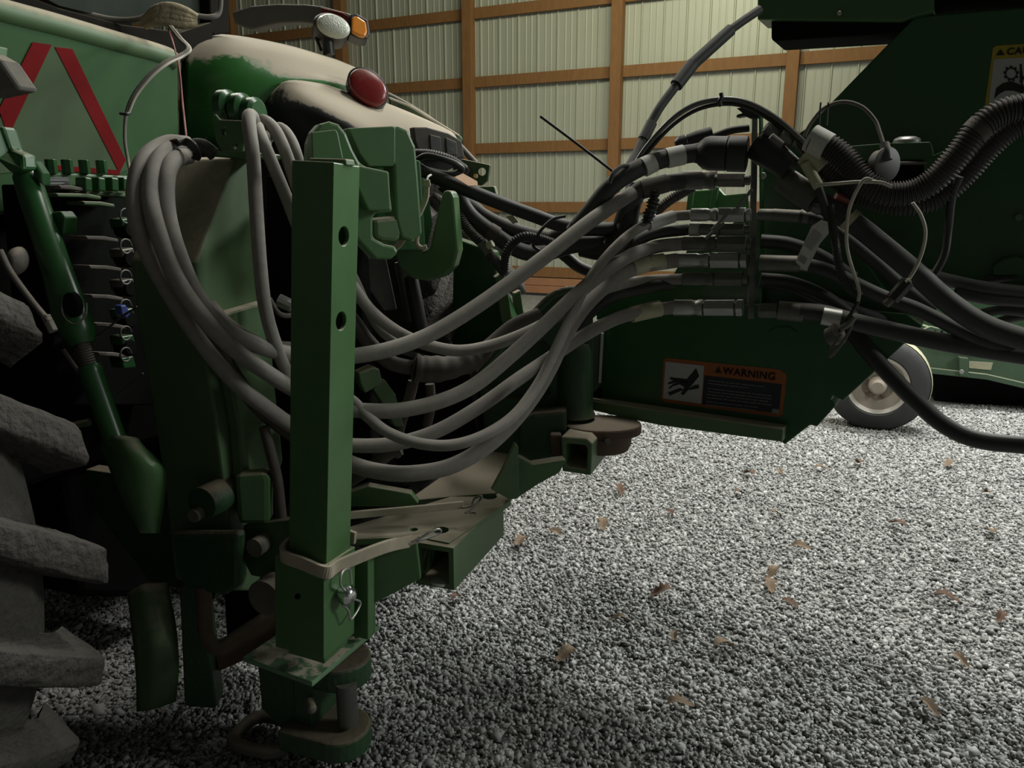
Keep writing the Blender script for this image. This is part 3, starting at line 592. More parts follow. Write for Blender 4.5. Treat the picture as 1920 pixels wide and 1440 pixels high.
plate('channel_arm', [(664, 1048), (782, 1018), (790, 1086), (703, 1132), (703, 1190), (664, 1200)], pl(700, 1090, 1.56, (HU * .5 - HV).normalized()), .03, 'green', CH, bevel=.004)
plate('channel_back_plate', [(650, 925), (690, 912), (770, 926), (785, 944), (770, 950), (650, 950)], pl(710, 930, 1.72, (HU * .4 - HV).normalized()), .03, 'green', CH)
plate('dusty_arm', [(760, 940), (900, 842), (966, 852), (928, 925), (860, 930)], (PZ(860, 900, zt + .03), (Z - HV * .45 + HU * .1).normalized()), .03, 'green_dusty', CH)
plate('gusset', [(966, 830), (972, 838), (974, 932), (958, 938), (922, 918), (940, 885)], pl(960, 890, 1.86, (HU * .8 - HV).normalized()), .012, 'green_dusty', CH, bevel=.002)
plate('side_arm', [(970, 856), (1000, 872), (1062, 862), (1050, 886), (1010, 908), (966, 937)], pl(1000, 880, 1.90, (HU * .6 - HV).normalized()), .04, 'green', CH)
STR2 = thing('rubber_strap', 'tan rubber strap lying behind the jack post, hooked to far channel hole', 'strap', P(760, 965, 1.69))
def ribbon(name, pts, wd, th, m, parent, updir=Z):
    path = spline(pts, 8); v, f = [], []
    for i, p in enumerate(path):
        t = (path[min(i + 1, len(path) - 1)] - path[max(i - 1, 0)]).normalized(); u = (updir - t * updir.dot(t)).normalized(); s = t.cross(u)
        v += [p + u * wd / 2 + s * th / 2, p + u * wd / 2 - s * th / 2, p - u * wd / 2 - s * th / 2, p - u * wd / 2 + s * th / 2]
    n = len(path)
    for i in range(n - 1):
        for k in range(4): f.append((i * 4 + k, i * 4 + (k + 1) % 4, (i + 1) * 4 + (k + 1) % 4, (i + 1) * 4 + k))
    f += [(0, 1, 2, 3), (n * 4 - 1, n * 4 - 2, n * 4 - 3, n * 4 - 4)]
    return obj(name, v, f, m, parent, bevel=.0015)
ribbon('strap_band', [P(655, 966, 1.66), P(700, 962, 1.68), P(780, 955, 1.70), P(868, 946, 1.74)], .018, .009, 'strap', STR2)
tube('strap_hook', [P(866, 952, 1.73), P(884, 948, 1.74), P(890, 935, 1.75), P(902, 930, 1.75), P(900, 938, 1.75), P(884, 955, 1.73), P(872, 962, 1.72)], 3, 'steel_dark', STR2, rm=.003, world=True)
STR1 = thing('rubber_strap', 'tan rubber strap looped around the foot of the jack post', 'strap', P(640, 1040, 1.4))
pc = pt.lerp(pb, .775)
def around(a, d, dz=0): return pc + sd * a + nq * d + Z * dz
sgn = -1 if nq.dot(HV) > 0 else 1      # towards the camera side
e = .056
ring = [P(770, 1014, 1.58), P(720, 1026, 1.50), around(e, sgn * .02, -.012), around(e * .92, sgn * e, -.012), around(0, sgn * e * 1.05, -.004), around(-e * .92, sgn * e, .004), around(-e * 1.05, 0, .012), around(-e * .8, -sgn * e, .02), around(0, -sgn * e * 1.06, .02), around(e * .9, -sgn * e, .016)]
ribbon('strap_band', ring, .027, .009, 'strap', STR1)
cyl('strap_end', P(764, 1016, 1.575), P(782, 1011, 1.585), .011, 'strap', STR1, n=12)
tube('strap_hook', [P(772, 1016, 1.57), P(790, 1008, 1.575), P(806, 998, 1.58), P(822, 992, 1.59), P(826, 998, 1.6), P(810, 1006, 1.59), P(784, 1014, 1.575)], 3, 'steel', STR1, rm=.0028, world=True)
# strap on the hook
STR3 = thing('rubber_strap', 'short tan rubber strap with buckle hanging over the top hook', 'strap', P(770, 440, 1.78))
ribbon('strap_band', [P(800, 346, 1.80), P(798, 372, 1.79), P(788, 396, 1.78), P(772, 424, 1.77), P(756, 448, 1.77), P(738, 470, 1.78)], .014, .005, 'strap', STR3, updir=HU)
plate('strap_eye', [(791, 338), (805, 336), (807, 350), (792, 352)], pl(798, 344, 1.79, -HV), .006, 'strap', STR3)
plate('strap_buckle', [(752, 436), (775, 444), (772, 453), (748, 447)], pl(762, 445, 1.755, -HV), .012, 'strap', STR3)
tube('wire_loop', [(785, 430, 1.79), (782, 455, 1.79), (790, 464, 1.79), (800, 462, 1.79)], 4, 'strap', STR3)
tube('zip_tie', [(800, 338, 1.79), (803, 331, 1.8), (808, 328, 1.82)], 2, 'label_white', STR3)
# ================================================================== implement tongue
TO = thing('implement_tongue', 'dark green implement tongue with orange warning decal and cast pivot', 'implement tongue', origin(1300, 830, 2.1))
TPn = -TV; TPl = (P(1300, 700, 2.08), TPn)
plate('side_plate', [(1128, 600), (1180, 585), (1330, 570), (1560, 575), (1700, 590), (1730, 612), (1648, 690), (1580, 752), (1562, 742), (1558, 750), (1568, 760), (1532, 800), (1519, 797), (1471, 834), (1463, 826), (1466, 806), (1110, 752)], TPl, .30, 'green_clean', TO, bevel=.003)
plate('upper_body', [(1118, 600), (1118, 550), (1190, 538), (1262, 515), (1300, 448), (1340, 442), (1400, 400), (1480, 392), (1580, 430), (1700, 600), (1330, 580)], (TPl[0] + TV * .04, TPn), .2, 'green_clean', TO, bevel=.003)
fl1 = [PN(x, y, *TPl) for x, y in ((1108, 742), (1180, 752), (1475, 797), (1478, 803))]
v, f = m_prism([PN(1106, 742, *TPl), PN(1476, 796, *TPl), PN(1474, 820, *TPl), PN(1250, 790, *TPl), PN(1190, 778, *TPl), PN(1106, 758, *TPl)], TPn * .05); obj('bottom_flange', v, f, 'green_dusty', TO, bevel=.003)
plate('front_edge_plate', [(1102, 632), (1130, 622), (1132, 640), (1126, 720), (1116, 735), (1100, 735)], pl(1115, 680, 2.2, (TU * .4 - TV).normalized()), .012, 'green_pale', TO)
plate('front_edge_strip', [(1127, 625), (1132, 625), (1127, 718), (1122, 718)], pl(1128, 670, 2.19, (TU * .4 - TV).normalized()), .01, 'label_white', TO, bevel=0)
plate('pocket_gap', [(1100, 735), (1125, 728), (1126, 760), (1102, 748)], pl(1110, 740, 2.22, -TV), .05, 'dark', TO)
plate('embossed_mark', [(1440, 622), (1455, 613), (1480, 612), (1495, 622), (1480, 632), (1455, 632)], TPl, .002, 'green_clean', TO, bevel=.002, vec=TPn * .003)
# decal
DP = (TPl[0] + TPn * .0012, TPn); DP2 = (TPl[0] + TPn * .0022, TPn); DP3 = (TPl[0] + TPn * .003, TPn)
dec = plate('warning_decal', [(1249, 671), (1462, 693), (1474, 702), (1475, 708), (1467, 778), (1460, 782), (1246, 754), (1240, 748), (1244, 676)], DP, .001, 'orange_decal', TO, bevel=0)
plate('decal_pictogram_field', [(1248, 678), (1320, 686), (1315, 757), (1243, 747)], DP2, .0008, 'white_decal', dec, bevel=0)
plate('decal_text_field', [(1321, 704), (1466, 721), (1460, 775), (1316, 758)], DP2, .0008, 'navy_decal', dec, bevel=0)
hand = MB()
for q in ([(1287, 712), (1305, 690), (1311, 705), (1282, 741), (1276, 739), (1283, 726), (1270, 718), (1262, 720)],
          [(1256, 707), (1289, 711), (1288, 719), (1270, 716), (1256, 711)], [(1252, 718), (1268, 711), (1272, 716), (1253, 721)],
          [(1253, 727), (1262, 720), (1270, 717), (1274, 721), (1262, 724), (1256, 729)], [(1252, 736), (1276, 727), (1281, 731), (1256, 742)],
          [(1293, 728), (1302, 722), (1310, 721), (1311, 728), (1290, 732)]):
    hand.add(*m_prism([PN(x, y, *DP3) for x, y in q], TPn * -.0006))
obj('hand_pictogram', hand.v, hand.f, 'ink', dec)
tr = (PN(1450, 712, *DP3) - PN(1350, 700, *DP3)).normalized(); tu = TPn.cross(tr); 
tri = MB(); tri.add(*m_prism([PN(x, y, *DP3) for x, y in ((1340, 699), (1347, 687), (1353, 700))], TPn * -.0006)); obj('alert_triangle', tri.v, tri.f, 'ink', dec)
wt = PN(1355, 701, *DP3); L_w = (PN(1453, 713, *DP3) - wt).length
t1 = text('decal_lettering', 'WARNING', wt, tr, tu, .0275, 'ink', dec)
xs = [(v.co + Vector(WL[t1.name]) - wt).dot(tr) for v in t1.data.vertices]; k = L_w / max(xs)
for v in t1.data.vertices:
    p = v.co + Vector(WL[t1.name]) - wt; v.co = wt + tr * p.dot(tr) * k + tu * p.dot(tu) + TPn * .0006 - Vector(WL[t1.name])
tx = MB(); rr = random.Random(2)
for i, (x0, x1) in enumerate([(1328, 1432), (1328, 1402), (1328, 1446), (1328, 1446), (1326, 1440), (1326, 1448), (1324, 1420), (1324, 1414)]):
    y0 = 712 + i * 5.7 + (4 if i > 1 else 0) + (2 if i > 5 else 0); x = x0
    while x < x1:
        wl_ = rr.uniform(4, 12); xe = min(x + wl_, x1); yy = lambda X: y0 + (X - 1328) * .117
        for a in np.arange(x, xe, 2.1):
            tx.add(*m_prism([PN(X, Y, *DP3) for X, Y in ((a, yy(a) + rr.uniform(0, .5)), (a + 1.3, yy(a) + rr.uniform(0, .6)), (a + 1.3, yy(a) + 2.1), (a, yy(a) + 2.3))], TPn * -.0005))
        x = xe + 2.2
obj('decal_small_print', tx.v, tx.f, 'print_grey', dec)
plate('decal_code_patch', [(1448, 766), (1461, 768), (1460, 776), (1447, 774)], DP3, .0006, 'print_grey', dec, bevel=0)
# cast pivot
CN = (HU * .25 - HV).normalized(); CPn = pl(1000, 680, 2.12, CN)
web = plate('pivot_casting', [(880, 700), (930, 650), (985, 600), (1028, 556), (1060, 543), (1112, 552), (1112, 780), (1062, 806), (975, 866), (905, 880)], CPn, .10, 'green_cast', TO)
cut(web, [m_prism([PN(x, y, CPn[0] + CN * .02, CN) for x, y in ((900, 712), (960, 655), (1018, 640), (1030, 650), (1030, 742), (1012, 756), (950, 752), (905, 730))], CN * -.06)])
bv = web.modifiers.new('bevel', 'BEVEL'); bv.width = .008; bv.segments = 3; bv.limit_method = 'ANGLE'; bv.angle_limit = R(40)
tube('casting_rib', [(898, 700, 2.06), (950, 642, 2.06), (1000, 590, 2.07), (1035, 556, 2.08), (1070, 544, 2.1), (1112, 548, 2.12)], 8, 'green_cast', TO)
hb_ = P(1072, 700, 2.1)
lathe('pivot_barrel', P(1076, 778, 2.12), Z, [(0, .062), (.02, .054), (.05, .05), (.19, .048), (.21, .04)], 'green_cast', TO, n=32)
fc = P(1128, 792, 2.08)
pts = [fc + Vector((math.cos(a) * .112, math.sin(a) * .085, 0)) for a in [2 * math.pi * k / 32 for k in range(32)]]
v, f = m_prism(pts, Z * -.03); obj('pivot_flange', v, f, 'rusty', TO, bevel=.006)
lathe('pivot_hub', fc - Z * .028, -Z, [(0, .086), (.03, .084), (.045, .078), (.05, .06)], 'rusty', TO, n=32)
cyl('grease_nipple', P(1138, 828, 2.0), P(1140, 827, 1.97), .008, 'steel_dark', TO, n=12)
plate('casting_foot', [(972, 790), (1000, 775), (1062, 770), (1062, 830), (1030, 870), (1000, 876), (972, 850)], pl(1020, 820, 2.02, CN), .06, 'green_cast', TO, bevel=.01)
plate('casting_rib_low', [(1030, 815), (1052, 815), (1056, 860), (1036, 868)], pl(1040, 840, 1.98, CN), .03, 'rusty', TO, bevel=.006)
LPn = (HU * .15 - HV).normalized(); LPp = P(1085, 855, 1.95)
lp = plate('tow_loop', [(1052, 818), (1100, 822), (1111, 832), (1108, 892), (1054, 884)], (LPp, LPn), .2, 'green_dusty', TO, bevel=0, vec=HV * .2)
cut(lp, [m_prism([PN(x, y, LPp, LPn) - HV * .05 for x, y in ((1061, 832), (1097, 835), (1101, 842), (1099, 880), (1062, 874))], HV * .4)])
bv = lp.modifiers.new('bevel', 'BEVEL'); bv.width = .004; bv.segments = 2; bv.limit_method = 'ANGLE'; bv.angle_limit = R(50)
# hose bulkhead bracket
BPn = TU
bk = plate('hose_bracket', [(1412, 205), (1421, 210), (1420, 330), (1414, 598), (1402, 598), (1409, 330)], pl(1410, 400, 1.93, (TU * .5 - TV * .86).normalized()), .008, 'steel_dark', TO, bevel=.001)
plate('bracket_flange', [(1426, 212), (1431, 215), (1434, 560), (1428, 590)], pl(1430, 400, 1.95, TU), .004, 'green_clean', TO, bevel=.001)
for y in (330, 590): cyl('bracket_bolt', P(1430, y, 1.915), P(1430, y, 1.945), .009, 'steel', TO, n=6)
for a, b in (((1410, 355), (1375, 400)), ((1358, 418), (1322, 448)), ((1372, 392), (1335, 432))):
    beam('bracket_stay', P(*a, 1.91), P(*b, 1.91), .008, .004, Z, 'steel_dark', TO, bevel=.001)
plate('clip_comb', [(1381, 203), (1396, 200), (1424, 206), (1422, 220), (1405, 222), (1396, 217), (1380, 220), (1382, 215), (1392, 212)], pl(1400, 210, 1.9, -TV), .03, 'plastic_black', TO, bevel=.001)
# pale green clamp seen between the hoses
cl = plate('hose_clamp_plate', [(1296, 358), (1330, 356), (1345, 352), (1358, 366), (1400, 362), (1402, 392), (1330, 400), (1288, 396)], pl(1340, 375, 2.2, -TV), .02, 'green_light', TO)
plate('clamp_rib', [(1290, 358), (1300, 356), (1294, 400), (1285, 400)], pl(1292, 380, 2.17, -TV), .02, 'green_light', TO); plate('clamp_rib', [(1336, 350), (1346, 350), (1338, 402), (1328, 402)], pl(1336, 375, 2.17, -TV), .02, 'green_light', TO)
# ================================================================== implement frame, upper right
FR = thing('implement_tower', 'dark green implement tower plate and top beam with yellow caution decal', 'implement frame', origin(1800, 700, 2.0))
F0 = (P(1700, 200, 2.02), -TV)
plate('tower_plate', [(1716, 30), (2200, -10), (2200, 560), (1760, 540), (1700, 600), (1424, 600), (1422, 420), (1428, 300), (1512, 240)], F0, .10, 'green_clean', FR, bevel=.004)
plate('top_beam', [(1420, -30), (1690, -30), (1752, -30), (1752, 22), (1716, 30), (1690, 40), (1420, 37)], (F0[0] - TV * .02, -TV), .12, 'green', FR, bevel=.004)
plate('beam_channel', [(1446, 38), (1690, 20), (1715, 28), (1686, 62), (1450, 77), (1446, 72)], (F0[0] + TV * .0, -TV), .15, 'dark', FR, bevel=.004)
plate('top_beam_end', [(1752, -30), (2200, -30), (2200, -16), (1752, 14)], (F0[0] - TV * .01, -TV), .1, 'dark', FR, bevel=.004)
CDp = (F0[0] - TV * .0012, -TV); CD2 = (F0[0] - TV * .0022, -TV); CD3 = (F0[0] - TV * .003, -TV)
cd = plate('caution_decal', [(1862, 90), (1868, 86), (1990, 78), (1985, 210), (1845, 210)], CDp, .001, 'yellow_decal', FR, bevel=0)
plate('decal_field', [(1864, 111), (1990, 104), (1985, 206), (1852, 207)], CD2, .0008, 'white_decal', cd, bevel=0)
tri = MB(); tri.add(*m_prism([PN(x, y, *CD3) for x, y in ((1867, 104), (1876, 92), (1884, 103))], TV * .0006)); obj('alert_triangle', tri.v, tri.f, 'ink', cd)
cr = (PN(1940, 98, *CD3) - PN(1880, 103, *CD3)).normalized(); cu_ = (-TV).cross(cr)
text('decal_lettering', 'CAUTION', PN(1887, 103, *CD3), cr, cu_, .021, 'ink', cd)
ge = MB()
def gear(cx, cy, ro, ri, n):
    for k in range(n * 2):
        a0, a1 = math.pi * k / n, math.pi * (k + 1) / n; r = ro if k % 2 else ro * .8
        ge.add(*m_prism([PN(cx + a * math.cos(t), cy + a * math.sin(t), *CD3) for a, t in ((ri, a0), (r, a0), (r, a1), (ri, a1))], TV * .0006))
gear(1896, 138, 15, 9, 9); gear(1926, 155, 15, 9, 9)
for q in ([(1912, 120), (1916, 120), (1918, 150), (1912, 150)], [(1864, 185), (1868, 165), (1880, 156), (1896, 152), (1912, 158), (1922, 168), (1918, 176), (1900, 170), (1885, 170), (1874, 176)]):
    ge.add(*m_prism([PN(x, y, *CD3) for x, y in q], TV * .0006))
obj('gear_pictogram', ge.v, ge.f, 'ink', cd)
fz_ = P(1700, 262, 1.93)
lathe('pivot_pin_cap', P(1700, 268, 1.9), Z, [(0, .03), (.006, .03), (.010, .027), (.014, .018)], 'steel', FR)
plate('pivot_bracket', [(1590, 274), (1665, 268), (1745, 266), (1750, 285), (1745, 300), (1600, 302)], pl(1680, 284, 1.88, -TV), .12, 'green_clean', FR)
plate('pivot_bracket', [(1600, 303), (1745, 304), (1740, 345), (1610, 345)], pl(1680, 320, 1.95, -TV), .08, 'dark', FR); beam('pin_bar', P(1670, 306, 1.87), P(1735, 306, 1.86), .006, .03, Z, 'dusty_iron', FR)
plate('bracket_arm', [(1730, 300), (1770, 282), (1775, 345), (1735, 345)], pl(1750, 320, 1.84, -TV), .05, 'green_clean', FR)
cyl('frame_bolt', PN(1910, 408, *F0), PN(1910, 408, *F0) - TV * .012, .009, 'green_dusty', FR, n=6)
cyl('frame_bolt', PN(1574, 25, F0[0] - TV * .02, -TV), PN(1574, 25, F0[0] - TV * .04, -TV), .006, 'steel', FR, n=6)
plate('frame_latch', [(1860, 500), (1880, 485), (1905, 480), (1935, 488), (1935, 515), (1862, 515)], (F0[0] - TV * .03, -TV), .03, 'green_clean', FR)
# ================================================================== second machine behind
BG = thing('parked_implement', 'pale green low implement with a small rubber wheel parked behind', 'farm implement', origin(1700, 790, 4.5))
wc = P(1646, 718, 4.25)
WA = Vector((-.42, -.90, 0)).normalized()
lathe('tyre_tread', wc - WA * .085, WA, [(-.015, .2), (-.01, .262), (.02, .274), (.10, .274), (.125, .268)], 'label_yellow', BG, n=48, caps=False)
lathe('wheel_tyre', wc - WA * .08, WA, [(0, .14), (.01, .235), (.03, .262), (.08, .268), (.13, .262), (.155, .235), (.165, .17), (.15, .158), (.03, .158)], 'rubber_small', BG, n=48, caps=False)
lathe('wheel_rim', wc + WA * .03, WA, [(.02, .15), (.045, .164), (.052, .160), (.046, .15), (.03, .142)], 'white_paint', BG, n=40, caps=False)
lathe('wheel_disc', wc + WA * .03, WA, [(.03, .143), (.012, .13), (.015, .10), (.03, .085), (.03, .05), (.06, .045), (.09, .04), (.1, .03)], 'rim_dusty', BG, n=40)
for k in range(5):
    a = 2 * math.pi * k / 5; s_ = WA.orthogonal().normalized(); q_ = WA.cross(s_); p = wc + WA * .055 + (s_ * math.cos(a) + q_ * math.sin(a)) * .068
    cyl('wheel_bolt', p, p + WA * .02, .012, 'rusty', BG, n=6)
bgp = pl(1800, 660, 4.7, Vector((-.35, -.94, 0)).normalized())
bm_ = plate('frame_bar', [(1700, 600), (1760, 620), (2500, 760), (2500, 850), (1850, 705), (1740, 695), (1700, 690)], bgp, .3, 'green_pale', BG)
plate('frame_lip', [(1740, 690), (1850, 702), (2500, 852), (2500, 866), (1850, 712), (1740, 700)], (bgp[0] + bgp[1] * .03, bgp[1]), .1, 'green_pale', BG)
pf = plate('perforated_plate', [(1730, 618), (1745, 612), (1828, 632), (1826, 648), (1740, 640)], (bgp[0] + bgp[1] * .05, bgp[1]), .03, 'green_pale', BG)
for k in range(4): oval('plate_hole', 1741 + 12.5 * k, 621 + .6 * k, 2.6, 2.6, 0, (bgp[0] + bgp[1] * .051, bgp[1]), .001, 'dark', pf, n=12)
plate('bar_bracket', [(1798, 670), (1816, 672), (1816, 706), (1800, 706)], (bgp[0] + bgp[1] * .05, bgp[1]), .04, 'green_pale', BG)
plate('bar_label', [(1817, 677), (1862, 680), (1858, 694), (1817, 690)], (bgp[0] + bgp[1] * .004, bgp[1]), .003, 'label_yellow', BG, bevel=0)
cyl('bar_bolt', P(1803, 697, 4.5), P(1803, 697, 4.6), .014, 'steel', BG, n=6)
plate('underside_shade', [(1750, 698), (1960, 724), (2500, 850), (2500, 880), (1960, 768), (1752, 752)], pl(1850, 750, 4.78, Vector((-.35, -.94, 0)).normalized()), .4, 'dark', BG)  # near-black sheet painting in the shade under the machine
plate('dark_backing', [(1700, 470), (2500, 440), (2500, 765), (1960, 662), (1700, 612)], (bgp[0] - bgp[1] * .1, bgp[1]), .5, 'green_cast', BG)  # added body, no known part; keeps the gaps between hoses dark
# ================================================================== hoses and cables
def hose(name, label, pts, rpx, m, cat='hose', group=None, n=12, body='line'):
    h = tube(name, pts, rpx, m, None, n=n, sub=10); tag(h, label, cat, group); return h
MY = lambda x: 2.0 - (x - 1270) * .00057
def fit(h, name, x0, y0, x1, y1, rpx, m='steel', n=20, Y=None, Y1=None, label=None):
    a = P(x0, y0, Y or MY(x0)); b = P(x1, y1, (Y1 or Y) or MY(x1)); return cyl(name, a, b, px2m(rpx, a), m, h, n=n, label=label)
def row(h, y, sx0, sx1, r1, hx0, hx1, r2, nut=None, m='steel', y2=None):
    y2 = y2 or y
    a, b = P(sx0, y, MY(sx0)), P(sx1, y, MY(sx1)); r = px2m(r1, a); L = (b - a).length
    lathe('crimp_sleeve', a, b - a, [(0, r * .85), (.002, r), (L * .62, r), (L * .66, r * .92), (L * .8, r * .92), (L * .84, r * 1.02), (L, r * 1.02)], m, h, n=20)
    c, d = P(hx0, y, MY(hx0)), P(hx1, y2, MY(hx1)); cyl('hex_coupler', c, d, px2m(r2 * 1.08, c), m, h, n=6)
    cyl('coupler_neck', P(sx1 - 2, y, MY(sx1)), P(hx1 + 10, y2, MY(hx1 + 10)), px2m(r2 * .7, c), 'steel_dark', h, n=14)
    if nut: cyl('lock_nut', P(nut[0], y2, MY(nut[0])), P(nut[1], y2, MY(nut[1])), px2m(nut[2], d), m, h, n=6)
def band(h, x0, y0, x1, y1, rpx, Y0, Y1, m='label_white', name='paper_label'):
    a, b = P(x0, y0, Y0), P(x1, y1, Y1); return cyl(name, a, b, px2m(rpx, a), m, h, n=16)
G = 'grey dusty hydraulic hoses looping over the hitch'
# loops left of the post, passing behind it, out to the bulkhead
h = hose('hydraulic_hose', 'thick dusty hose from hitch column passing highest behind jack post', [(352, 292, 1.66), (328, 300, 1.58), (312, 330, 1.54), (313, 400, 1.52), (335, 480, 1.5), (372, 560, 1.5), (425, 618, 1.51), (490, 650, 1.55), (548, 665, 1.61), (605, 672, 1.63), (660, 668, 1.64), (730, 655, 1.66), (800, 630, 1.69), (870, 590, 1.72), (950, 535, 1.76), (1030, 475, 1.80), (1100, 420, 1.84), (1150, 385, 1.88), (1185, 362, 1.92)], 15, 'hose_grey')
h = hose('hydraulic_hose', 'dusty grey hose making the middle loop over the hitch column', [(352, 276, 1.68), (315, 282, 1.60), (290, 315, 1.54), (282, 370, 1.51), (298, 440, 1.49), (335, 530, 1.48), (385, 600, 1.48), (440, 655, 1.51), (495, 695, 1.55), (548, 728, 1.60), (605, 755, 1.63), (660, 768, 1.63), (740, 770, 1.64), (820, 754, 1.66), (890, 722, 1.69), (960, 665, 1.73), (1020, 610, 1.77), (1080, 553, 1.81), (1130, 512, 1.86), (1180, 480, 1.93), (1230, 463, 2.0), (1282, 457, 1.995)], 14.5, 'hose_grey')
row(h, 457, 1280, 1342, 13, 1346, 1400, 15, m='steel_dark')
h = hose('hydraulic_hose', 'outermost dusty grey hose loop at the left of hitch column', [(350, 270, 1.70), (310, 270, 1.62), (270, 300, 1.55), (254, 350, 1.52), (258, 420, 1.50), (280, 480, 1.50), (315, 545, 1.505), (360, 615, 1.51), (400, 670, 1.52), (450, 725, 1.545), (500, 765, 1.58), (548, 798, 1.61), (605, 825, 1.64), (660, 835, 1.65), (740, 832, 1.66), (820, 808, 1.68), (900, 762, 1.72), (970, 712, 1.78), (1030, 672, 1.84), (1090, 632, 1.90), (1150, 600, 1.94), (1205, 584, 1.98), (1262, 577, 2.0)], 14.5, 'hose_grey')
row(h, 577, 1263, 1318, 15, 1321, 1377, 15, (1381, 1393, 17))
band(h, 1184, 590, 1238, 578, 15.5, 1.975, 1.995, 'label_yellow')
h = hose('hydraulic_hose', 'dusty hose dipping to lowest loop then crossing over the others', [(560, 740, 1.66), (605, 735, 1.66), (655, 748, 1.64), (690, 782, 1.62), (730, 812, 1.61), (790, 832, 1.60), (850, 834, 1.60), (910, 815, 1.62), (965, 778, 1.66), (1008, 722, 1.71), (1042, 655, 1.75), (1072, 590, 1.79), (1105, 525, 1.83), (1150, 468, 1.89), (1198, 428, 1.95), (1250, 408, 2.0), (1296, 403, 1.99)], 10.5, 'hose_grey')
row(h, 403, 1295, 1345, 12, 1348, 1397, 14, (1400, 1408, 13))
band(h, 1215, 421, 1262, 406, 12, 1.97, 2.0)
h = hose('hydraulic_hose', 'dark dusty hose sagging lowest under the hitch beside the jack', [(560, 800, 1.7), (605, 840, 1.69), (655, 868, 1.68), (705, 883, 1.67), (765, 888, 1.67), (840, 876, 1.69), (905, 842, 1.72), (955, 798, 1.75), (1000, 742, 1.78), (1032, 688, 1.81), (1062, 625, 1.85), (1100, 570, 1.89), (1150, 525, 1.94), (1200, 500, 1.97), (1270, 488, 2.0)], 15, 'hose_grey')
row(h, 488, 1270, 1330, 13, 1333, 1386, 15, (1389, 1401, 16))
band(h, 1186, 503, 1216, 494, 16, 1.965, 1.98, 'label_yellow'); band(h, 1217, 494, 1244, 490, 15.5, 1.98, 1.99, 'label_yellow')
h = hose('hydraulic_hose', 'thin dusty hose swooping behind the thick hose right of the jack', [(560, 380, 1.72), (610, 450, 1.72), (660, 535, 1.72), (705, 592, 1.74), (770, 635, 1.76), (850, 657, 1.78), (920, 648, 1.82), (990, 622, 1.86), (1050, 590, 1.9), (1110, 552, 1.94), (1170, 532, 1.99), (1230, 525, 2.02), (1282, 523, 1.995)], 11, 'hose_grey')
row(h, 523, 1280, 1338, 12, 1341, 1392, 13, m='steel_dark')
h = hose('hydraulic_hose', 'thin hose slanting down right from the jack post upper hole', [(640, 470, 1.8), (670, 535, 1.79), (695, 590, 1.78), (715, 620, 1.78), (745, 645, 1.79)], 9, 'hose_grey')
h = hose('hydraulic_hose', 'brown hose passing under tape wrap behind the jack post', [(560, 560, 1.8), (640, 580, 1.79), (690, 640, 1.79), (730, 678, 1.8), (780, 690, 1.82), (830, 690, 1.84), (900, 660, 1.9), (960, 612, 1.96), (1010, 590, 2.0)], 14, 'hose_brown')
wr = [P(776, 690, 1.82), P(800, 692, 1.83), P(840, 690, 1.85), P(880, 676, 1.88), P(905, 660, 1.9)]
v, f = m_tube(spline(wr, 8), lambda t, i: px2m(27 + 1.6 * math.sin(i * .9) * math.sin(i * .37) - 8 * t, wr[2]), 14); obj('tape_wrap', v, f, 'hose_brown', h, smooth=60)
tube('cable_tie', [(781, 664, 1.81), (774, 690, 1.79), (776, 716, 1.81)], 2.5, 'plastic_black', h)
h = hose('hydraulic_hose', 'dark brown hose crossing the lower hitch column behind dusty loops', [(372, 590, 1.525), (400, 640, 1.53), (440, 705, 1.55), (490, 770, 1.6), (548, 815, 1.66), (620, 860, 1.7)], 14, 'hose_brown')
h = hose('hydraulic_hose', 'short brown hose between column ledge and the jack post', [(395, 572, 1.59), (430, 610, 1.57), (490, 645, 1.58), (545, 652, 1.64)], 12, 'hose_brown')
# hoses hanging from the hanger
h = hose('hydraulic_hose', 'nearest grey hose hanging straight down left of jack post', [(480, 250, 1.72), (474, 222, 1.66), (467, 218, 1.62), (468, 245, 1.59), (475, 300, 1.575), (481, 400, 1.56), (488, 500, 1.55), (498, 580, 1.55), (518, 650, 1.57), (548, 720, 1.62), (575, 770, 1.66)], 13, 'hose_grey')
h = hose('hydraulic_hose', 'second hose hanging from the hose hanger, curving behind post', [(498, 270, 1.78), (492, 245, 1.72), (484, 240, 1.67), (492, 262, 1.63), (512, 310, 1.62), (535, 365, 1.62), (560, 430, 1.64), (590, 500, 1.68)], 12, 'hose_grey')
h = hose('hydraulic_hose', 'third hose arching off the hose hanger towards jack post', [(500, 250, 1.80), (488, 230, 1.74), (498, 228, 1.70), (518, 248, 1.68), (537, 290, 1.67), (555, 345, 1.67), (580, 410, 1.7)], 12, 'hose_grey')
h = hose('hydraulic_hose', 'rearmost hose arching off the hanger beside the mast lug', [(500, 262, 1.86), (514, 243, 1.79), (530, 243, 1.77), (548, 268, 1.75), (562, 310, 1.74), (580, 370, 1.75)], 11, 'hose_grey')
sr = thing('hose_strap', 'black strap binding hose loops at top of the hitch column', 'strap', P(345, 300, 1.66))
ribbon('strap_band', [P(296, 292, 1.64), P(312, 274, 1.62), P(340, 266, 1.60), P(362, 272, 1.59), P(370, 290, 1.60), P(366, 298, 1.62)], .016, .005, 'plastic_black', sr, updir=HU)
tube('hose_end', [(352, 276, 1.66), (375, 272, 1.66), (390, 280, 1.66), (402, 290, 1.66)], 13, 'hose_dark', sr)
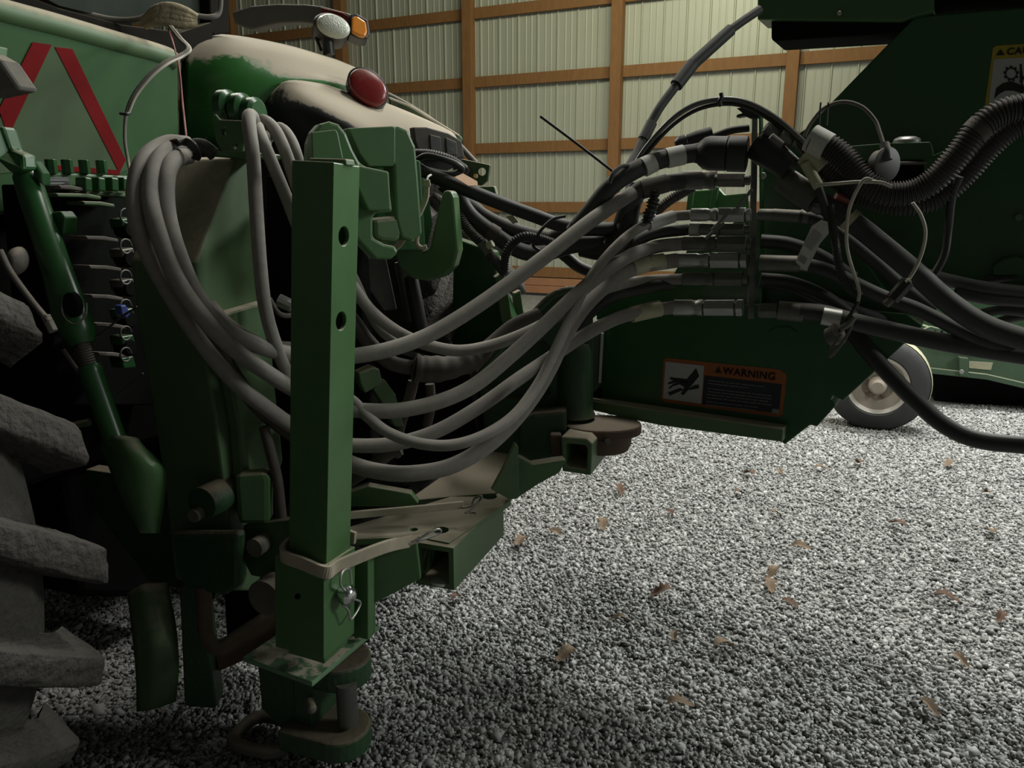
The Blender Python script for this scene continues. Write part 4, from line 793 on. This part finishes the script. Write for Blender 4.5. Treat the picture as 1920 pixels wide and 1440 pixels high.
# black hoses from behind the hook to the bundle
B_ = [('smooth black hose running highest from hook to taped bundle', [(780, 318, 1.98), (810, 330, 1.97), (850, 345, 1.96), (920, 374, 1.96), (1000, 404, 1.97), (1060, 424, 1.98), (1130, 430, 1.98), (1190, 420, 2.0)], 13, 'hose_black'),
      ('black dusty hose second below the smooth one behind the hook', [(830, 345, 2.02), (870, 378, 2.02), (920, 412, 2.02), (980, 436, 2.03), (1040, 447, 2.04), (1100, 447, 2.05), (1170, 430, 2.05)], 13, 'hose_dark'),
      ('fat dark hose with tan tape ring behind the hook tip', [(850, 350, 2.0), (878, 400, 2.0), (925, 438, 2.0), (975, 470, 2.0), (1020, 475, 2.0), (1075, 460, 2.0), (1130, 455, 2.0), (1180, 430, 2.0)], 15, 'hose_dark'),
      ('dark hose dropping from the bundle middle towards the casting', [(960, 455, 2.1), (1030, 460, 2.1), (1060, 480, 2.1), (1085, 500, 2.1), (1120, 515, 2.1), (1150, 530, 2.1)], 11, 'hose_black'),
      ('dark hose crossing under the bundle beside the wooden skirting', [(985, 480, 2.04), (1045, 440, 2.03), (1100, 440, 2.02), (1140, 450, 2.02), (1170, 440, 2.02)], 12, 'hose_dark')]
for k, (lb, pts, r, m) in enumerate(B_):
    h = hose('hydraulic_hose', lb, pts, r, m)
    if k == 2: band(h, 916, 432, 932, 442, 16.5, 2.0, 2.0, 'hose_brown', 'tape_ring')
    if k == 1: plate('paper_tag', [(948, 406), (962, 403), (972, 416), (962, 420)], pl(960, 412, 1.99, -HV), .002, 'label_yellow', h, bevel=0)
    if k == 0: plate('peach_tag', [(852, 332), (868, 325), (895, 340), (896, 348), (878, 348)], pl(875, 338, 1.935, (Z * .7 - HV * .6 + HU * .6).normalized()), .002, 'peach', h, bevel=0)
def ctag(h, label, cat='conduit'): return tag(h, label, cat)
ctag(corrug('corrugated_conduit', [(858, 385, 2.0), (868, 415, 1.98), (885, 438, 1.97), (902, 455, 1.96), (920, 480, 1.97), (945, 510, 2.0)], 10, 'conduit', pitch=.006), 'thin corrugated conduit hanging down beside the hook tip')
cn = thing('cable_connector', 'dusty pale cable connector at the end of hanging thin conduit', 'connector', P(912, 466, 1.94))
cyl('connector_body', P(903, 453, 1.945), P(918, 474, 1.945), .013, 'dusty_iron', cn, n=12); cyl('connector_tip', P(914, 462, 1.935), P(924, 456, 1.93), .009, 'label_yellow', cn, n=12)
ctag(corrug('corrugated_conduit', [(1035, 455, 1.93), (1010, 447, 1.92), (985, 443, 1.91), (962, 455, 1.91), (949, 478, 1.91), (946, 506, 1.92)], 9, 'plastic_black', pitch=.006), 'corrugated conduit hooked back in a small open loop')
h = tube('cable_tie', [(1060, 405, 1.93), (1035, 412, 1.92), (1012, 435, 1.91), (1000, 460, 1.93), (1012, 470, 1.96)], 3, 'plastic_black'); tag(h, 'black cable tie around the hose bundle by the conduit loop', 'cable tie')
# taped bundle rising to the connector
h = hose('wiring_harness', 'thick black taped harness rising to the big round connector', [(1075, 435, 1.93), (1110, 392, 1.90), (1145, 350, 1.88), (1180, 325, 1.88), (1215, 308, 1.89), (1260, 294, 1.9), (1310, 286, 1.9)], 17, 'hose_dark', cat='wiring harness')
band(h, 1206, 314, 1226, 304, 18.5, 1.885, 1.89); band(h, 1250, 297, 1282, 290, 18.5, 1.897, 1.9)
tube('tape_fold', [(1143, 345, 1.845), (1150, 325, 1.85), (1165, 312, 1.86), (1178, 310, 1.87)], 4, 'hose_dark', h)
cp = thing('round_connector', 'big black round multi pin connector on the hose bracket', 'connector', P(1350, 330, 1.9))
a, b = P(1300, 287, 1.905), P(1402, 289, 1.86); L = (b - a).length; r = px2m(31, a)
lathe('connector_shell', a, b - a, [(0, r * .55), (.01, r * .6), (L * .12, r * .72), (L * .2, r * .92), (L * .3, r), (L * .62, r), (L * .63, r * .94), (L * .66, r * 1.04), (L * .98, r * 1.04), (L, r * .9)], 'plastic_black', cp, n=28)
lathe('connector_rear', P(1440, 285, 1.85), P(1500, 330, 1.8) - P(1440, 285, 1.85), [(-.03, r * .9), (.01, r * .9), (.03, r * .8), (.07, r * .7)], 'plastic_black', cp, n=24)
plate('connector_latch', [(1346, 262), (1372, 260), (1371, 268), (1346, 270)], pl(1358, 265, 1.855, -TV), .01, 'plastic_grey', cp)
c2 = thing('round_connector', 'smaller black connector behind the big round one', 'connector', P(1300, 275, 1.98))
a = P(1266, 272, 1.98); b = P(1335, 252, 1.97); L = (b - a).length; r = px2m(14, a)
lathe('connector_shell', a, b - a, [(0, r * .6), (.01, r), (L * .3, r), (L * .32, r * .9), (L * .6, r * 1.05), (L, r * 1.05)], 'plastic_black', c2, n=20)
tube('connector_cable', [(1335, 258, 1.97), (1370, 245, 1.96), (1405, 240, 1.95)], 7, 'hose_black', c2)
h = hose('hydraulic_hose', 'thick hose with bare crimp sleeve just under the round connector', [(1130, 470, 2.0), (1160, 430, 1.99), (1178, 385, 1.97), (1200, 356, 1.96), (1240, 345, 1.96), (1280, 340, 1.97)], 16, 'hose_dark')
row(h, 338, 1276, 1342, 17, 1346, 1396, 13, m='steel_dark'); band(h, 1203, 356, 1250, 343, 17.5, 1.955, 1.96, 'hose_brown', 'tape_wrap')
h = hose('hydraulic_hose', 'black hose dropping from bundle with ragged tape end', [(1195, 350, 1.99), (1182, 385, 1.98), (1175, 420, 1.98), (1160, 450, 1.98), (1130, 468, 2.0), (1090, 462, 2.02)], 20, 'hose_black')
h = hose('hydraulic_hose', 'black hose in the middle of the bulkhead stack', [(1100, 560, 1.98), (1130, 505, 1.99), (1170, 470, 2.0), (1220, 440, 2.01), (1290, 430, 2.02)], 11, 'hose_dark'); row(h, 430, 1312, 1350, 11, 1352, 1396, 11, m='steel_dark'); band(h, 1293, 430, 1314, 430, 12.5, 2.0, 1.99)
h = hose('hydraulic_hose', 'dark hose with wet sheen under the labelled middle hoses', [(1062, 640, 1.94), (1100, 590, 1.97), (1150, 555, 1.99), (1200, 540, 2.01), (1262, 530, 2.02)], 13, 'hose_black')
ctag(corrug('corrugated_conduit', [(1150, 450, 2.06), (1200, 425, 2.06), (1250, 380, 2.05), (1300, 350, 2.04)], 10, 'conduit', pitch=.006), 'corrugated conduit climbing behind the bulkhead hoses')
hw = thing('wire_cluster', 'ragged black plug dangling beneath the taped harness', 'plug', P(1220, 440, 1.94))
v, f = m_tube(spline([P(1224, 352, 1.95), P(1226, 375, 1.945), P(1220, 395, 1.94), P(1214, 415, 1.95)], 6), lambda t, i: px2m((12, 9, 14, 8, 12, 7)[i % 6], P(1220, 390, 1.95)), 7); obj('plug_body', v, f, 'plastic_black', hw)
tube('plug_wire', [(1214, 412, 1.95), (1200, 430, 1.96), (1180, 440, 1.98)], 4, 'hose_black', hw)
# tall hose and arcing cables
h = tube('hydraulic_hose', [(1180, 312, 1.92), (1195, 285, 1.95), (1212, 248, 1.98), (1235, 205, 2.0), (1262, 168, 2.02), (1300, 118, 2.05), (1340, 80, 2.08), (1385, 45, 2.1), (1425, 18, 2.12)], 8.5, 'hose_dark'); tag(h, 'long black hose rising steeply to the top beam', 'hose')
for x0, y0, Y0, x1, y1, Y1, r, nm in ((1206, 262, 1.97, 1222, 230, 1.99, 10.5, 'tape_wrap'), (1268, 160, 2.025, 1298, 121, 2.05, 12.5, 'tape_wrap'), (1298, 121, 2.05, 1370, 56, 2.09, 11.5, 'hose_sheath')):
    band(h, x0, y0, x1, y1, r, Y0, Y1, 'hose_dark', nm)
h = tube('signal_cable', [(1190, 308, 1.9), (1215, 272, 1.9), (1255, 228, 1.88), (1300, 198, 1.87), (1352, 186, 1.86), (1400, 192, 1.85), (1450, 218, 1.83), (1495, 255, 1.8), (1525, 285, 1.78)], 5, 'cable_highlight'); tag(h, 'upper of two black cables arcing over the hose bracket', 'cable')
h2 = tube('signal_cable', [(1196, 310, 1.9), (1222, 276, 1.9), (1262, 234, 1.885), (1306, 206, 1.875), (1354, 195, 1.865), (1398, 200, 1.855), (1446, 226, 1.835), (1488, 262, 1.805), (1515, 288, 1.785)], 4, 'hose_black'); tag(h2, 'lower of two black cables arcing over the hose bracket', 'cable')
ct = tube('cable_tie', [(1352, 174, 1.84), (1353, 182, 1.84), (1349, 190, 1.84), (1351, 198, 1.845)], 4, 'plastic_black'); tag(ct, 'black cable tie at the crown of the arcing cables', 'cable tie')
h = tube('whip_rod', [(1013, 218, 1.93), (1080, 268, 1.92), (1150, 322, 1.9)], 2.6, 'plastic_black'); tag(h, 'thin black rod pointing up left from the harness', 'rod')
# plugs right of the bracket
pg = thing('wire_plug', 'grey plug with red wires right of the hose bracket', 'plug', P(1480, 260, 1.8))
for k, (x0, y0, x1, y1, r, m) in enumerate([(1435, 238, 1470, 262, 11, 'plastic_grey'), (1462, 252, 1488, 268, 12, 'plastic_grey'), (1486, 266, 1512, 286, 8, 'plastic_grey'), (1445, 255, 1466, 272, 7, 'plastic_grey')]):
    fit(pg, 'plug_body', x0, y0, x1, y1, r, m, n=8, Y=1.83 - .012 * k)
for d in (0, 4): tube('red_wire', [(1502 + d, 284, 1.79), (1508 + d, 294, 1.785), (1512 + d, 304, 1.78)], 1.6, 'red_plastic', pg)
h = tube('branch_cable', [(1512, 304, 1.78), (1525, 330, 1.77), (1538, 362, 1.76), (1550, 400, 1.755), (1560, 440, 1.75)], 8, 'hose_dark')
tag(h, 'black branch cable with white wrapped top right of bracket', 'cable')
band(h, 1510, 306, 1536, 352, 10, 1.78, 1.762, 'label_yellow', 'white_wrap')
ctag(corrug('corrugated_conduit', [(1556, 385, 1.75), (1563, 430, 1.745), (1570, 480, 1.74), (1578, 515, 1.74), (1592, 540, 1.74), (1612, 555, 1.74)], 8, 'plastic_black', pitch=.005), 'slim black corrugated conduit hanging past the white paper tag')
pt_ = plate('paper_tag', [(1522, 424), (1540, 412), (1552, 416), (1554, 438), (1538, 456), (1512, 508), (1492, 492), (1496, 480)], pl(1522, 460, 1.74, (-TV + TU * .2).normalized()), .0012, 'label_white', None, bevel=0); tag(pt_, 'white paper tag hanging tilted from a black cable', 'tag')
pr = MB(); pq = pl(1522, 460, 1.738, (-TV + TU * .2).normalized())
for k in range(9):
    t = .12 + .055 * k; x = 1540 + (1498 - 1540) * t; y = 428 + (490 - 428) * t
    pr.add(*m_prism([PN(X, Y, *pq) for X, Y in ((x - 10, y - 6), (x + 7, y + 6), (x + 6, y + 7.2), (x - 11, y - 4.8))], TV * .0004))
pr.add(*m_prism([PN(X, Y, *pq) for X, Y in ((1502, 478), (1514, 486), (1508, 496), (1497, 488))], TV * .0004))
obj('tag_print', pr.v, pr.f, 'print_grey', pt_)
# corrugated pair with pale cuffs
c = corrug('corrugated_conduit', [(1522, 262, 1.76), (1560, 278, 1.74), (1590, 305, 1.72), (1620, 340, 1.70), (1660, 362, 1.68), (1710, 360, 1.66), (1755, 335, 1.64), (1800, 285, 1.62), (1835, 240, 1.61), (1880, 210, 1.60), (1950, 195, 1.58)], 24, 'conduit', n=16, pitch=.0075); tag(c, 'fat corrugated conduit sagging across the dark tower plate, front one', 'conduit')
band(c, 1519, 258, 1552, 276, 25.5, 1.765, 1.745, 'label_white', 'tape_cuff'); band(c, 1824, 252, 1840, 236, 25.5, 1.612, 1.61, 'hose_brown', 'tape_cuff')
c = corrug('corrugated_conduit', [(1520, 290, 1.80), (1545, 310, 1.79), (1580, 340, 1.78), (1640, 372, 1.75), (1700, 382, 1.72), (1760, 368, 1.70), (1810, 325, 1.68), (1850, 280, 1.66), (1895, 240, 1.64), (1950, 215, 1.62)], 23, 'conduit', n=16, pitch=.0075); tag(c, 'fat corrugated conduit sagging behind the front one', 'conduit')
band(c, 1512, 285, 1545, 312, 24, 1.8, 1.785, 'label_yellow', 'tape_cuff')
h = hose('hydraulic_hose', 'thin black hose hanging from the corrugated conduits at right', [(1800, 330, 1.66), (1785, 370, 1.68), (1778, 430, 1.7), (1770, 480, 1.7), (1745, 525, 1.71)], 7, 'hose_black')
# hoses right of the bracket
h = hose('hydraulic_hose', 'largest black hose sweeping from bracket down to right edge', [(1525, 375, 1.80), (1560, 392, 1.79), (1610, 425, 1.77), (1660, 465, 1.74), (1720, 515, 1.71), (1780, 568, 1.68), (1850, 612, 1.65), (1960, 650, 1.6)], 20, 'hose_dark')
fit(h, 'crimp_sleeve', 1468, 335, 1530, 378, 24, 'steel_dark', Y=1.85, Y1=1.8); fit(h, 'collar', 1530, 378, 1545, 386, 20, 'steel_dark', Y=1.8, Y1=1.795); fit(h, 'tie_band', 1590, 408, 1600, 416, 21, 'label_yellow', Y=1.777, Y1=1.772)
h = hose('hydraulic_hose', 'black hose just under the largest hose right of bracket', [(1500, 405, 1.85), (1540, 415, 1.83), (1590, 450, 1.81), (1640, 490, 1.8), (1690, 535, 1.79), (1750, 580, 1.78)], 12, 'hose_dark')
fit(h, 'adapter', 1422, 403, 1450, 403, 11, 'steel_dark', Y=1.9, Y1=1.885); fit(h, 'crimp_sleeve', 1450, 403, 1502, 406, 11.5, 'steel_dark', Y=1.885, Y1=1.85); fit(h, 'collar', 1500, 405, 1518, 408, 12.5, 'steel_dark', n=12, Y=1.852, Y1=1.84)
h = hose('hydraulic_hose', 'black hose with bright collar in middle right of the bracket', [(1520, 498, 1.83), (1560, 510, 1.80), (1610, 535, 1.78), (1660, 558, 1.76), (1720, 580, 1.73), (1790, 615, 1.70), (1860, 645, 1.67), (1960, 668, 1.64)], 13, 'hose_dark')
fit(h, 'crimp_sleeve', 1425, 493, 1500, 495, 15, 'steel_dark', Y=1.89, Y1=1.85); fit(h, 'collar', 1500, 495, 1524, 499, 12, 'steel', Y=1.85, Y1=1.83)
h = hose('hydraulic_hose', 'lowest black hose with shiny ring leaving bottom fitting', [(1500, 583, 1.85), (1545, 588, 1.83), (1600, 603, 1.8), (1680, 622, 1.76), (1760, 640, 1.72), (1850, 656, 1.68), (1960, 672, 1.63)], 17, 'hose_dark')
fit(h, 'hex_coupler', 1424, 582, 1460, 582, 15, 'steel_dark', n=6, Y=1.9, Y1=1.875); fit(h, 'crimp_sleeve', 1460, 582, 1508, 586, 18, 'steel_dark', Y=1.875, Y1=1.85); fit(h, 'shiny_ring', 1542, 592, 1576, 598, 17.5, 'steel', Y=1.825, Y1=1.81)
h = hose('hydraulic_hose', 'hidden dark hose with clamp above the shiny ring', [(1425, 525, 1.95), (1480, 535, 1.93), (1540, 560, 1.9), (1600, 585, 1.87), (1680, 612, 1.85)], 14, 'hose_black')
fit(h, 'clamp', 1538, 560, 1560, 570, 16, 'steel_dark', Y=1.9, Y1=1.89)
for k, (pts, r, lb) in enumerate([([(1735, 515, 1.85), (1790, 528, 1.84), (1850, 540, 1.82), (1960, 552, 1.8)], 12, 'topmost of straight hoses reaching the right edge'),
                       ([(1790, 548, 1.84), (1850, 560, 1.82), (1960, 568, 1.8)], 11, 'second of straight hoses reaching the right edge'),
                       ([(1840, 588, 1.85), (1880, 582, 1.83), (1960, 590, 1.82)], 9, 'third of straight hoses reaching the right edge'),
                       ([(1850, 612, 1.85), (1890, 598, 1.84), (1960, 588, 1.83)], 8, 'hose slanting up among straight hoses at right edge'),
                       ([(1850, 525, 1.9), (1890, 520, 1.89), (1960, 518, 1.88)], 8, 'thin hose above the straight hoses at the right edge')]):
    hose('hydraulic_hose', lb, pts, r, 'hose_dark')
h = hose('hydraulic_hose', 'black hose drooping in front of small wheel to right edge', [(1590, 610, 1.9), (1625, 655, 1.86), (1670, 705, 1.82), (1720, 755, 1.78), (1775, 800, 1.74), (1840, 826, 1.70), (1960, 838, 1.64)], 16, 'hose_black')
for k, yy in enumerate((452, 524)):
    h = hose('hydraulic_hose', ('upper' if k == 0 else 'lower') + ' short dark hose hidden right of the bracket', [(1426, yy, 1.92), (1480, yy + 6, 1.9), (1540, yy + 30, 1.88), (1600, yy + 70, 1.86)], 13, 'hose_black')
# white wires, lanyards and dust caps
W_ = [('pale wire tied across the corrugated conduit', [(1530, 347, 1.71), (1570, 344, 1.68), (1610, 341, 1.66), (1650, 342, 1.64), (1672, 350, 1.64)]),
      ('pale wire looping down beside the slim conduit to connector', [(1640, 340, 1.65), (1622, 336, 1.65), (1606, 358, 1.66), (1592, 395, 1.68), (1587, 440, 1.7), (1590, 475, 1.71), (1602, 515, 1.72), (1611, 545, 1.72), (1609, 565, 1.72)]),
      ('short pale wire curving down to black plug', [(1711, 380, 1.62), (1726, 402, 1.62), (1735, 432, 1.62), (1731, 465, 1.63), (1718, 500, 1.64), (1702, 526, 1.65)])]
for lb, pts in W_: tag(tube('pale_wire', pts, 3.4, 'wire_white', n=8), lb, 'wire')
pgb = thing('wire_plug', 'small black plug at the end of short pale wire', 'plug', P(1680, 550, 1.65))
fit(pgb, 'plug_body', 1702, 528, 1672, 562, 13, 'plastic_black', n=6, Y=1.65); fit(pgb, 'plug_tip', 1674, 558, 1660, 572, 8, 'dusty_iron', n=6, Y=1.65); fit(pgb, 'plug_seal', 1706, 526, 1696, 530, 6, 'label_yellow', Y=1.645)
def dust_cap(name, label, lan, c, ax_, r, lm, cm):
    t = thing(name, label, 'dust cap', c)
    tube('lanyard', lan, 3.6, lm, t, n=8)
    lathe('cap_shell', c, ax_, [(-.002, r * .9), (0, r), (.004, r), (.006, r * .88), (.024, r * .86), (.028, r * .7)], cm, t); return t
dc = dust_cap('dust_cap', 'round dusty cap on an arched cable before the tower plate', [(1508, 256, 1.84), (1520, 232, 1.83), (1545, 203, 1.81), (1580, 191, 1.79), (1615, 200, 1.77), (1640, 225, 1.75), (1650, 250, 1.73), (1658, 275, 1.71)], P(1664, 308, 1.70), (-TU * .75 + TV * .6), .036, 'dusty_iron', 'plastic_grey')
tube('cap_neck', [(1658, 270, 1.71), (1662, 285, 1.70), (1664, 300, 1.695)], 9, 'plastic_grey', dc)
dc = dust_cap('dust_cap', 'dust cap hanging on its loop below the shiny hose ring', [(1610, 565, 1.72), (1600, 582, 1.73), (1588, 600, 1.74), (1574, 622, 1.75)], P(1573, 625, 1.76), (-TU * .8 - Z * .5 + TV * .3), .026, 'plastic_black', 'plastic_grey')
tube('cap_loop', [(1598, 600, 1.74), (1592, 622, 1.735), (1572, 652, 1.73), (1556, 668, 1.735), (1562, 648, 1.74), (1576, 626, 1.74)], 3, 'dusty_iron', dc)
tube('cap_catch', [(1575, 618, 1.74), (1590, 608, 1.735), (1602, 594, 1.73)], 6, 'steel_dark', dc)
rp = thing('red_plug', 'small dusty red plug between hoses right of the bracket', 'plug', P(1580, 372, 1.78))
fit(rp, 'plug_body', 1568, 366, 1592, 376, 8, 'red_plastic', Y=1.78, n=10); fit(rp, 'plug_tail', 1590, 376, 1602, 384, 6, 'plastic_black', Y=1.78, n=10)
tt = tube('cable_tie', [(1536, 250, 1.8), (1537, 215, 1.8), (1539, 192, 1.8)], 1.6, 'plastic_black', n=6); tag(tt, 'pair of thin black cable tie tails before the tower plate edge', 'cable tie')
tube('tie_tail', [(1550, 235, 1.8), (1552, 208, 1.8), (1553, 192, 1.8)], 1.6, 'plastic_black', tt, n=6)
rw = tube('red_string', [(316, 55, 2.2), (326, 85, 2.1), (336, 130, 2.0), (342, 190, 1.95), (350, 262, 1.7)], 1.8, 'red_plastic', n=6); tag(rw, 'thin red cord hanging down beside the rear panel', 'string')
wc_ = tube('white_cable', [(318, 50, 2.2), (335, 72, 2.15), (352, 90, 2.08), (340, 102, 2.05), (310, 116, 2.0), (280, 140, 1.97), (252, 175, 1.95), (237, 212, 1.94), (234, 260, 1.92), (240, 300, 1.9), (245, 325, 1.86)], 3.2, 'dusty_iron', n=8); tag(wc_, 'pale cable bowing down across the emblem panel', 'cable')
tube('second_strand', [(322, 50, 2.2), (340, 72, 2.15), (357, 92, 2.08), (342, 106, 2.05), (314, 120, 2.0), (285, 143, 1.97), (256, 178, 1.95), (240, 214, 1.94)], 2.8, 'wire_white', wc_, n=8)
tube('cable_tie', [(226, 213, 1.93), (236, 214, 1.92), (242, 212, 1.93)], 3, 'plastic_black', wc_)
# small cables at the control panel
bt = thing('hose_collar', 'black collar clamp by the fender control panel', 'clamp', P(840, 320, 2.0))
tube('collar_ring', [(782, 300, 1.99), (800, 292, 1.97), (830, 298, 1.96), (856, 308, 1.97), (866, 320, 1.99), (840, 326, 1.98), (800, 318, 1.98), (784, 308, 1.99)], 6, 'plastic_black', bt)
corrug('collar_conduit', [(776, 288, 2.02), (810, 290, 2.0), (845, 300, 2.0), (872, 318, 2.02)], 9, 'conduit', bt, pitch=.006)
# dark tangle between post and channel: short hoses low down
for k, (lb, pts, r, m) in enumerate([('dark ribbed hose low behind the jack near the channel', [(650, 905, 1.78), (690, 880, 1.78), (730, 850, 1.78), (752, 842, 1.78)], 12, 'hose_brown'),
        ('upright grey hose beside green link behind loops', [(742, 855, 1.85), (750, 800, 1.84), (768, 745, 1.84), (775, 715, 1.84)], 10, 'hose_brown'),
        ('second upright grey hose behind the loops', [(800, 800, 1.88), (808, 760, 1.88), (806, 720, 1.88)], 9, 'hose_brown'),
        ('black vertical hose under the hook', [(770, 520, 1.94), (778, 560, 1.93), (790, 620, 1.92), (800, 650, 1.9)], 14, 'hose_black')]):
    hose('hydraulic_hose', lb, pts, r, m)
hose('hydraulic_hose', 'thin dusty tube curling left of the jack post', [(505, 560, 1.6), (520, 585, 1.59), (535, 592, 1.6), (552, 590, 1.62)], 5, 'hose_brown')
pf_ = thing('pipe_fitting', 'small shiny pipe fitting left of the jack post', 'fitting', P(535, 570, 1.62)); fit(pf_, 'fitting_body', 522, 562, 548, 574, 12, 'steel', Y=1.62, n=10)
hose('hydraulic_hose', 'dark tube hanging beside the lower hitch column', [(495, 800, 1.6), (508, 850, 1.6), (520, 900, 1.6), (528, 970, 1.6)], 10, 'hose_brown')
# ================================================================== dry leaves on the gravel
LV = []
for x, y in ((1451, 1077), (1441, 1101), (1503, 1028), (1158, 1163), (1455, 965), (1462, 886), (1875, 1158), (1850, 925), (1405, 890), (1610, 870), (1480, 1135), (856, 1122), (1276, 1325), (1740, 1330), (1265, 1195), (1128, 985), (1040, 1000), (1860, 1000), (1775, 1125), (1240, 1112), (1160, 920), (1385, 925), (1680, 985), (1255, 962), (975, 1018), (1540, 880), (1780, 872), (1360, 1215), (1800, 1240), (1060, 1230)):
    LV.append((x, y))
rr = random.Random(5); proto = None
for i, (x, y) in enumerate(LV):
    c = PZ(x, y, .022); a = rr.uniform(0, 6.28); s = rr.uniform(1.0, 1.7)
    if proto is None or i % 6 == 0:
        n = 9; top = []; 
        for k in range(n + 1):
            t = k / n; wd = .012 * math.sin(math.pi * t) ** .7 * (1 + .35 * (-1) ** k) ; top.append((t * .05 - .025, wd, .006 * math.sin(t * 5) + .003))
        vs = [];
        for px_, wd, h in top:
            vs += [c + Vector((px_, -wd, h + .35 * wd)), c + Vector((px_, 0, h)), c + Vector((px_, wd, h + .5 * wd))]
        fs = [(k * 3 + j, k * 3 + j + 1, k * 3 + 4 + j, k * 3 + 3 + j) for k in range(n) for j in (0, 1)]
        o = obj('dry_leaf', vs, fs, 'leaf' if i % 12 else 'leaf_pale', None, recalc=False); proto = o
        sm = o.modifiers.new('thickness', 'SOLIDIFY'); sm.thickness = .0006
    else:
        o = proto.copy(); COL.objects.link(o)
    o.location = c; o.rotation_euler = (rr.uniform(-.25, .25), rr.uniform(-.2, .2), a); o.scale = (s, s, s)
    tag(o, 'curled brown dry leaf lying on the pale gravel', 'leaf', 'dry leaves scattered on the gravel')
